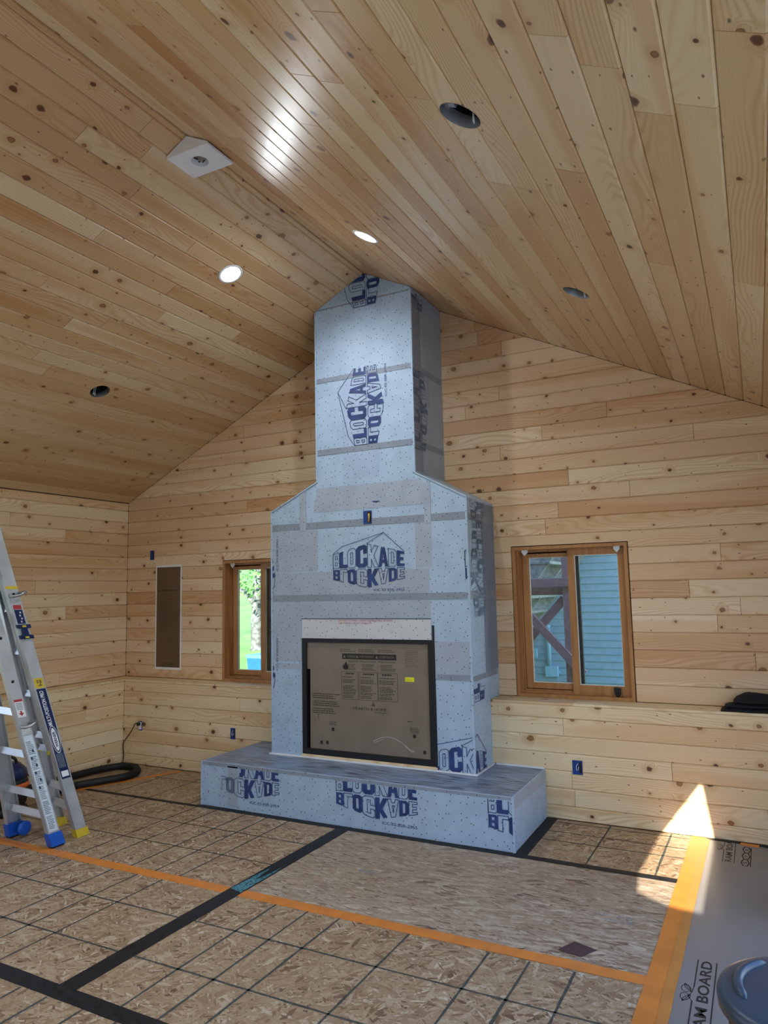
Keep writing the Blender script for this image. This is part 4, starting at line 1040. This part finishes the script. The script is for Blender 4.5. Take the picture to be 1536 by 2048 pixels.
patch('white_tag', rect(-.028,.435,.028,.475), fB, M_WHITE, ld, 0, .0014)
# upper stickers on the same rail
patch('red_sticker', rect(-.030,1.615,.030,1.645), fB, M_RED, ld, 0, .0012)
patch('navy_sticker', rect(-.030,1.515,.030,1.612), fB, M_NAVY, ld, 0, .0012)
on(ld, flat_print('sticker_marks', [rect(-.004+.008*(i%2), 1.524+.021*i, .008+.008*(i%2), 1.536+.021*i) for i in range(4)], fB, M_GREYWIRE, ld, None, .0018))
patch('yellow_band', rect(-.046,1.755,.046,1.775), fB, M_YELLOW, ld, 0, .0016)
lk = MB(); z0 = 1.46
c = at(B, z0)
def lockp(u, v, d): cc = at(B, z0+v); return (cc.x+d, cc.y+u, cc.z)
lk.prism([(-.050,-.050),(.052,-.050),(.052,-.026),(.024,-.020),(.020,.020),(.052,.026),(.052,.050),(-.050,.050),(-.050,.026),(-.020,.020),(-.024,-.020),(-.050,-.026)], lockp, -.002, .016)
lo_ = on(ld, lk.build('lock_collar', M_NAVY, ld))
MB().prism(rect(-.014,.032,.014,.044), lockp, .016, .018).build('yellow_mark', M_YELLOW, lo_); MB().prism(rect(-.014,-.044,.014,-.032), lockp, .016, .018).build('yellow_mark', M_YELLOW, lo_)
for q, z in ((B, 1.715), (A, .845)):         # J-lock handles
    c = at(q, z); mb = MB(); mb.tube([c+Vector((.004,-.03,-.005)), c+Vector((.03,-.02,-.012)), c+Vector((.055,.01,0)), c+Vector((.06,.05,.018)), c+Vector((.03,.06,.02)), c+Vector((.006,.03,.01))], .010, 8)
    h_ = on(ld, mb.build('lock_handle', M_GREYMETAL, ld))
# labels on the blue-footed rail
patch('warning_label', rect(-.034,.11,.034,.775), fA, M_LABEL, ld, 0, .0010)
on(ld, flat_print('label_text', [rect(-.026, .13+.0115*i, -.026+rg.uniform(.035,.05), .136+.0115*i) for i in range(54) if i % 9 != 8], fA, M_GREYINK, ld, None, .0016))
on(ld, flat_print('label_pictograms', [rect(-.020+.022*(i%2), .41+.05*i, -.008+.022*(i%2), .428+.05*i) for i in range(6)], fA, M_NAVY, ld, None, .0020))
patch('white_sticker', rect(-.030,.90,.030,1.02), fA, M_WHITE, ld, 0, .0012)
on(ld, flat_print('red_arrow', [rect(-.030,1.004,.030,1.02), [(0,.908),(.020,.928),(-.020,.928)], rect(-.007,.926,.007,.942)], fA, M_RED, ld, None, .0018))
on(ld, flat_print('sticker_text', [rect(-.024,.95+.010*i,.022,.955+.010*i) for i in range(5)], fA, M_GREYINK, ld, None, .0018))
patch('tan_label', rect(-.034,.78,.034,.83), fA, M_BOARD, ld, 0, .0010)
hl = MB()
for q, z in ((A,1.14),(A,1.43),(A,1.72),(B,1.72)):
    c = at(q, z); hl.lathe([(0,.0005),(.010,.0005),(.010,.0025),(0,.0025)], 14, Matrix.Translation(c) @ Matrix.Rotation(R(90), 4, 'Y'))
on(ld, hl.build('rail_hole', M_BLACK, ld))

# ------------------------------------------------------------------ vacuum, hose and cord
def spline(pts, n=10, closed=False):
    P = [Vector(p) for p in pts]; out = []; N = len(P)
    for i in range(N if closed else N-1):
        p0, p1, p2, p3 = (P[(i-1)%N], P[i], P[(i+1)%N], P[(i+2)%N]) if closed else (P[max(i-1,0)], P[i], P[i+1], P[min(i+2,N-1)])
        for k in range(n):
            t = k/n; out.append(.5*((2*p1)+(p2-p0)*t+(2*p0-5*p1+4*p2-p3)*t*t+(3*p1-p0-3*p2+p3)*t**3))
    if not closed: out.append(P[-1])
    return out
hz = .036
hp = spline([(-2.60,-1.62,.10),(-2.74,-1.42,.05),(-2.80,-1.13,hz),(-2.70,-.90,hz),(-2.62,-.70,hz),(-2.67,-.52,hz),(-2.84,-.42,hz),(-3.0,-.47,hz),(-3.08,-.72,hz),(-3.10,-1.10,hz),(-3.08,-1.5,hz),(-3.0,-1.72,hz)], 26)
L = 0; rs = []
for i, p in enumerate(hp):
    if i: L += (hp[i]-hp[i-1]).length
    rs.append(.0335 if i % 2 else .0300)
tag(MB().tube(hp, rs, 14).build('vacuum_hose', M_BLACK), 'thick black corrugated hose curving on the floor behind the ladder', 'hose')
vc = empty('shop_vacuum', 'black and orange shop vacuum standing behind the ladder', 'vacuum cleaner', (-2.74,-1.82,0))
MB().lathe([(0,.05),(.13,.05),(.155,.08),(.165,.24),(.150,.27),(0,.27)], 28).build('tank', M_BLACK, vc)
MB().lathe([(.168,.20),(.172,.215),(.168,.235),(.160,.24),(.160,.20),(.168,.20)], 28).build('orange_band', plain('orange_plastic', (.62,.13,.02), .4), vc)
MB().lathe([(.150,.271),(.16,.285),(.15,.33),(.10,.38),(0,.39)], 28).build('motor_head', M_NAVY, vc)
for a in (.7, 2.3, 3.9, 5.5):
    MB().lathe([(0,-.02),(.028,-.02),(.033,-.012),(.033,.012),(.028,.02),(0,.02)], 16, Matrix.Translation((.135*math.cos(a), .135*math.sin(a), .034)) @ Matrix.Rotation(a, 4, 'Z') @ Matrix.Rotation(R(90), 4, 'X')).build('caster', M_BLACK, vc)
    MB().box(-.012, .012, -.012, .012, .03, .075).build('caster_stem', M_BLACK, vc, Matrix.Translation((.12*math.cos(a), .12*math.sin(a), 0)))
mbh = MB(); mbh.tube(spline([(-.06,-.05,.37),(-.06,-.03,.42),(0,0,.435),(.06,.03,.42),(.06,.05,.37)], 6), .012, 8); mbh.build('handle', M_BLACK, vc)
cp_ = spline([(-2.952,-D-.012,.405),(-2.985,-D-.034,.408),(-3.02,-D-.032,.36),(-3.085,-D-.02,.29),(-3.155,-D-.02,.215),(-3.165,-D-.02,.16),(-3.150,-D-.025,.08),(-3.13,-.29,.02),(-3.155,-.40,.006),(-3.17,-.9,.006),(-2.98,-1.15,.006),(-2.93,-1.32,.006),(-3.0,-1.45,.006),(-3.05,-1.66,.03)], 10)
cd = tag(MB().tube(cp_, .0048, 8).build('power_cord', M_CABLE), 'thin dark power cord from the corner outlet down to the floor', 'cord')
MB().box(-2.972, -2.936, -D-.036, -D-.0105, .388, .420, b=.006).build('plug', M_BLACK, cd)

# ------------------------------------------------------------------ things on the right
gb = empty('waste_bin', 'grey blue plastic bin with round lid in the bottom right corner', 'bin', (2.73, -3.10, 0))
lz = .50; Rl = .256
MB().lathe([(0,.004),(.19,.004),(.20,.012),(.232,lz-.075),(.242,lz-.055),(.242,lz-.045),(.225,lz-.03),(0,lz-.03)], 48).build('body', M_BLACK, gb)
MB().lathe([(Rl-.012,lz-.052),(Rl,lz-.046),(Rl+.002,lz-.020),(Rl-.005,lz-.006),(Rl-.018,lz),(Rl-.04,lz+.003),(.12,lz+.010),(0,lz+.012)], 64).build('lid', M_BIN, gb)
ar = MB(); ar.tube([(.197*math.cos(R(a)), .197*math.sin(R(a)), lz+.004) for a in range(128, 211, 5)], [.003,.012]+[.015]*13+[.012,.003], 12); ar.build('lid_rib', M_BIN, gb)
# black folded cloth on the ledge
def cloth_lump(name, label):
    e = empty(name, label, 'clothing', (2.62, -.115, ZL))
    rg2 = random.Random(5)
    for k, (x0, x1, y0, y1, z0, z1) in enumerate(((-.235,.40,-.095,.085,0,.032),(-.21,.40,-.085,.08,.030,.062),(-.155,.40,-.078,.075,.058,.118))):
        bm = bmesh.new(); bmesh.ops.create_grid(bm, x_segments=22, y_segments=10, size=.5)
        vs_ = []
        top = [[None]*11 for _ in range(23)]
        mb = MB(); nx, ny = 22, 8; V = []
        for i in range(nx+1):
            for j in range(ny+1):
                u, v = i/nx, j/ny
                edge = min(u*7, (1-u)*9, 1)*min(v*4, (1-v)*4, 1); edge = max(0, edge)**.45
                h = z0+(z1-z0)*edge*(.86+.14*math.sin(9*u+3*v+k*2)+.05*math.sin(31*u+11*v))
                V.append((x0+(x1-x0)*u+.006*math.sin(20*v+k), y0+(y1-y0)*v+.006*math.sin(17*u+k), max(h, z0+.001)))
        nb = len(V); V += [(x, y, z0+.0006) for x, y, z in V]
        F = []
        for i in range(nx):
            for j in range(ny):
                q = (i*(ny+1)+j, (i+1)*(ny+1)+j, (i+1)*(ny+1)+j+1, i*(ny+1)+j+1); F.append(q); F.append(tuple(nb+t for t in q[::-1]))
        rim = [i*(ny+1) for i in range(nx+1)]+[nx*(ny+1)+j for j in range(1, ny+1)]+[i*(ny+1)+ny for i in range(nx-1, -1, -1)]+[j for j in range(ny-1, 0, -1)]
        for a, b in zip(rim, rim[1:]+rim[:1]): F.append((a, b, nb+b, nb+a))
        bm.free(); mb.add(V, F, 0, True); mb.build('fold', M_CLOTH, e)
cloth_lump('folded_jacket', 'black folded jacket lying on the ledge at the right edge')
tb = empty('tool_case', 'dark blue edged black case on the floor paper at the right edge', 'case', (2.80, -1.30, .003))
MB().box(-.10,.20,-.10,.12,0,.19,b=.012).build('body', M_BLACK, tb); MB().box(-.102,-.098,-.07,.09,.02,.10,b=.001).build('blue_panel', M_NAVY, tb)
MB().tube(spline([(-.04,.0,.188),(-.04,.0,.215),(.05,.0,.225),(.14,.0,.215),(.14,.0,.188)], 5), .009, 8).build('handle', M_BLACK, tb)
tag(MB().tube(spline([(2.56,-.258,.0075),(2.66,-.27,.0075),(2.80,-.30,.0075),(3.0,-.33,.0075),(3.18,-.34,.0075)], 8), .0055, 8).build('floor_cable', M_CABLE), 'dark cable on the floor paper along the back wall', 'cable')

# ------------------------------------------------------------------ outside: lawn, tree, bin, neighbouring house, stair
gm = MB(); gx, gy = 40, 40; Vv = []
def gz(x, y):
    if y < 1.5: return -.32
    s_ = max(0, min(1, (-x-2.5)/2.5)); t = y-1.5
    return -.32+s_*(.078*min(t, 12)+.10*max(0, t-12))
for i in range(gx+1):
    for j in range(gy+1):
        x = -45+75*(i/gx); y = -20+75*(j/gy); Vv.append((x, y, gz(x, y)))
gm.add(Vv, [(i*(gy+1)+j, (i+1)*(gy+1)+j, (i+1)*(gy+1)+j+1, i*(gy+1)+j+1) for i in range(gx) for j in range(gy)], 0, True)
tag(gm.build('lawn', M_LAWN), 'sunlit lawn rising outside the left window', kind='structure')
tag(MB().box(XRT+.16, 12, -14, .5, -.30, -.06, b=.01).build('bounce_slab', plain('pale_concrete', (.36,.37,.38), .8, var=.06, scale=2)), 'unseen pale concrete slab added beside the room for neutral bounce light', kind='structure')  # unseen slab, added so the ground bounce is neutral instead of green
tag(MB().box(-9, XL-.16, -14, .3, -.34, -.20, b=.01).build('bounce_strip', plain('pale_gravel', (.45,.43,.40), .9, var=.15, scale=30)), 'unseen pale gravel strip added beside the room for neutral bounce light', kind='structure')  # unseen strip, added to keep green lawn bounce out of the room
tr = empty('tree', 'tree with mottled trunk on the lawn outside the left window', 'tree', (-8.58, 9, gz(-8.58, 9)-.03))
b_ = MB(); b_.tube(spline([(0,0,0),(-.01,0,.6),(-.02,0,1.2),(.03,0,1.7),(.10,.02,2.4),(.05,0,3.4)], 6), [.24]+[.17]*8+[.135]*10+[.11]*6+[.08]*6, 12)
b_.tube(spline([(-.03,0,1.08),(-.25,-.03,1.35),(-.55,-.05,1.55),(-1.1,0,1.8)], 6), [.075]*6+[.06]*6+[.045]*7, 8)
b_.tube(spline([(.06,0,1.7),(.30,.05,2.2),(.5,.1,2.9)], 6), .07, 8)
b_.build('trunk', M_BARK, tr)
lf = MB(); rl = random.Random(12)
for i in range(9000):
    a = rl.uniform(0, 6.283); rr = 2.6*math.sqrt(rl.random()); zz = rl.uniform(-.9, 2.2)
    if zz < 0 and rl.random() < .55: continue
    cx, cy, cz = rr*math.cos(a)-.2, rr*math.sin(a), 2.15+zz*.9-.10*rr*0
    n = Vector((rl.gauss(0,1), rl.gauss(0,1), rl.gauss(0,1))).normalized(); t = n.orthogonal().normalized(); s_ = n.cross(t); k = rl.uniform(.035,.075)
    c_ = Vector((cx, cy, cz))
    lf.add([c_-t*k, c_+s_*k*.5, c_+t*k, c_-s_*k*.5], [(0,1,2,3)])
tag(lf.build('foliage', M_LEAF, tr, normals=False), kind='stuff')
wb = empty('wheeled_bin', 'blue wheeled bin on the lawn outside the left window', 'bin', (-4.60, 4.0, gz(-4.60, 4.0)-.02))
wb_ = MB(); wb_.add([(-.16,-.15,.02),(.16,-.15,.02),(.16,.15,.02),(-.16,.15,.02),(-.20,-.19,.80),(.20,-.19,.80),(.20,.19,.80),(-.20,.19,.80)], [(3,2,1,0),(4,5,6,7),(0,1,5,4),(1,2,6,5),(2,3,7,6),(3,0,4,7)])
wb_.build('body', M_BLUE, wb)
MB().box(-.215,.215,-.205,.205,.80,.86,b=.012).build('lid', plain('light_blue_lid', (.08,.25,.50), .4), wb)
nh = empty('neighbouring_house', 'grey blue sided house wall outside the right window', 'house', (.3, 3.6, -.32))
ys = 3.6; ex_ = .0875
for k in range(36):
    z0 = -.30+ex_*k
    s_ = MB(); s_.add([(-2.4,ys-.014,z0),(4.2,ys-.014,z0),(4.2,ys-.002,z0+ex_),(-2.4,ys-.002,z0+ex_),(-2.4,ys+.004,z0),(4.2,ys+.004,z0),(4.2,ys+.004,z0+ex_),(-2.4,ys+.004,z0+ex_)],
        [(0,1,2,3),(4,7,6,5),(0,4,5,1),(3,2,6,7),(0,3,7,4),(1,5,6,2)])
    on(nh, s_.build('siding_board', M_SIDING, nh))
on(nh, MB().box(-2.4, 4.2, ys+.006, ys+.2, -.5, 2.86).build('wall', M_BACK, nh))
cdx = .21; czz = lambda zz: zz
cb_ = empty('conduit', 'pale blue conduit with square junction box on the neighbouring siding', 'conduit', (.22, ys-.03, .7))
c1 = MB(); c1.tube([(.24,ys-.042,1.17),(.24,ys-.042,.68)], .022, 12); c1.lathe([(0,.0),(.03,0),(.03,.05),(0,.055)], 14, Matrix.Translation((.24,ys-.046,1.15)))
on(cb_, c1.build('pipe', M_CONDUIT, cb_)); on(cb_, MB().box(.18,.345,ys-.06,ys-.0155,.545,.68,b=.008).build('junction_box', M_CONDUIT, cb_)); on(cb_, MB().box(.345,.362,ys-.045,ys-.02,.59,.62,b=.003).build('connector', M_CONDUIT, cb_))
ob_ = empty('outdoor_outlet', 'pale blue outdoor outlet with yellow plug on the neighbouring siding', 'outlet', (.02, ys-.03, .85))
on(ob_, MB().box(-.03,.085,ys-.05,ys-.0155,.775,.90,b=.006).build('cover', M_CONDUIT, ob_))
on(ob_, MB().box(-.045,.01,ys-.11,ys-.051,.76,.83,b=.008).build('yellow_plug', M_YELLOW, ob_))
co = MB(); co.tube(spline([(-.02,ys-.08,.76),(-.025,ys-.07,.66),(-.01,ys-.06,.50),(-.05,ys-.06,.30),(-.06,ys-.06,-.30)], 6), .008, 8); on(ob_, co.build('cord', M_CABLE, ob_))
yp = 2.0
ps = empty('deck_post_frame', 'red brown post with beams and crossed braces outside the right window', 'post', (.85, yp, -.32))
f_ = lambda x0,x1,z0,z1,y0,y1: MB().box(x0,x1,y0,y1,z0,z1,b=.004)
on(ps, f_(.835,.925,-.33,3.0,yp-.045,yp+.045).build('post', M_REDWOOD, ps))
on(ps, f_(-1.6,.925,1.688,1.778,yp-.085,yp-.046).build('beam', M_REDWOOD, ps)); on(ps, f_(-1.6,.834,1.600,1.688,yp+.0,yp+.044).build('beam', M_REDWOOD, ps))
on(ps, MB().beam((.10,yp-.068,1.80-.0),(1.02,yp-.068,.79),.085,.044,(0,1,0)).build('brace', M_REDWOOD, ps))
on(ps, MB().beam((.05,yp+.022,.70),(.835,yp+.022,1.56),.085,.044,(0,1,0)).build('brace', M_REDWOOD, ps))
st = empty('outdoor_stair', 'weathered wooden outdoor stair seen from below outside the right window', 'stair', (.4, 2.7, 1.5))
for yy in (2.13, 2.82, 3.52):
    s_ = MB(); a = (-.98, yy, .03); b = (1.40, yy, 3.124); s_.beam(a, b, .27, .04, (0,1,0)); on(st, s_.build('stringer', M_TREATED, st))
for k in range(16):
    x = -.72+.145*k; z = .43+.188*k
    on(st, MB().box(x-.02,x+.24,2.10,3.55,z,z+.034,b=.004).build('tread', M_TREATED, st)); on(st, MB().box(x-.026,x-.0205,2.10,3.55,z-.004,z+.036).build('tread_edge', M_TREAD, st))
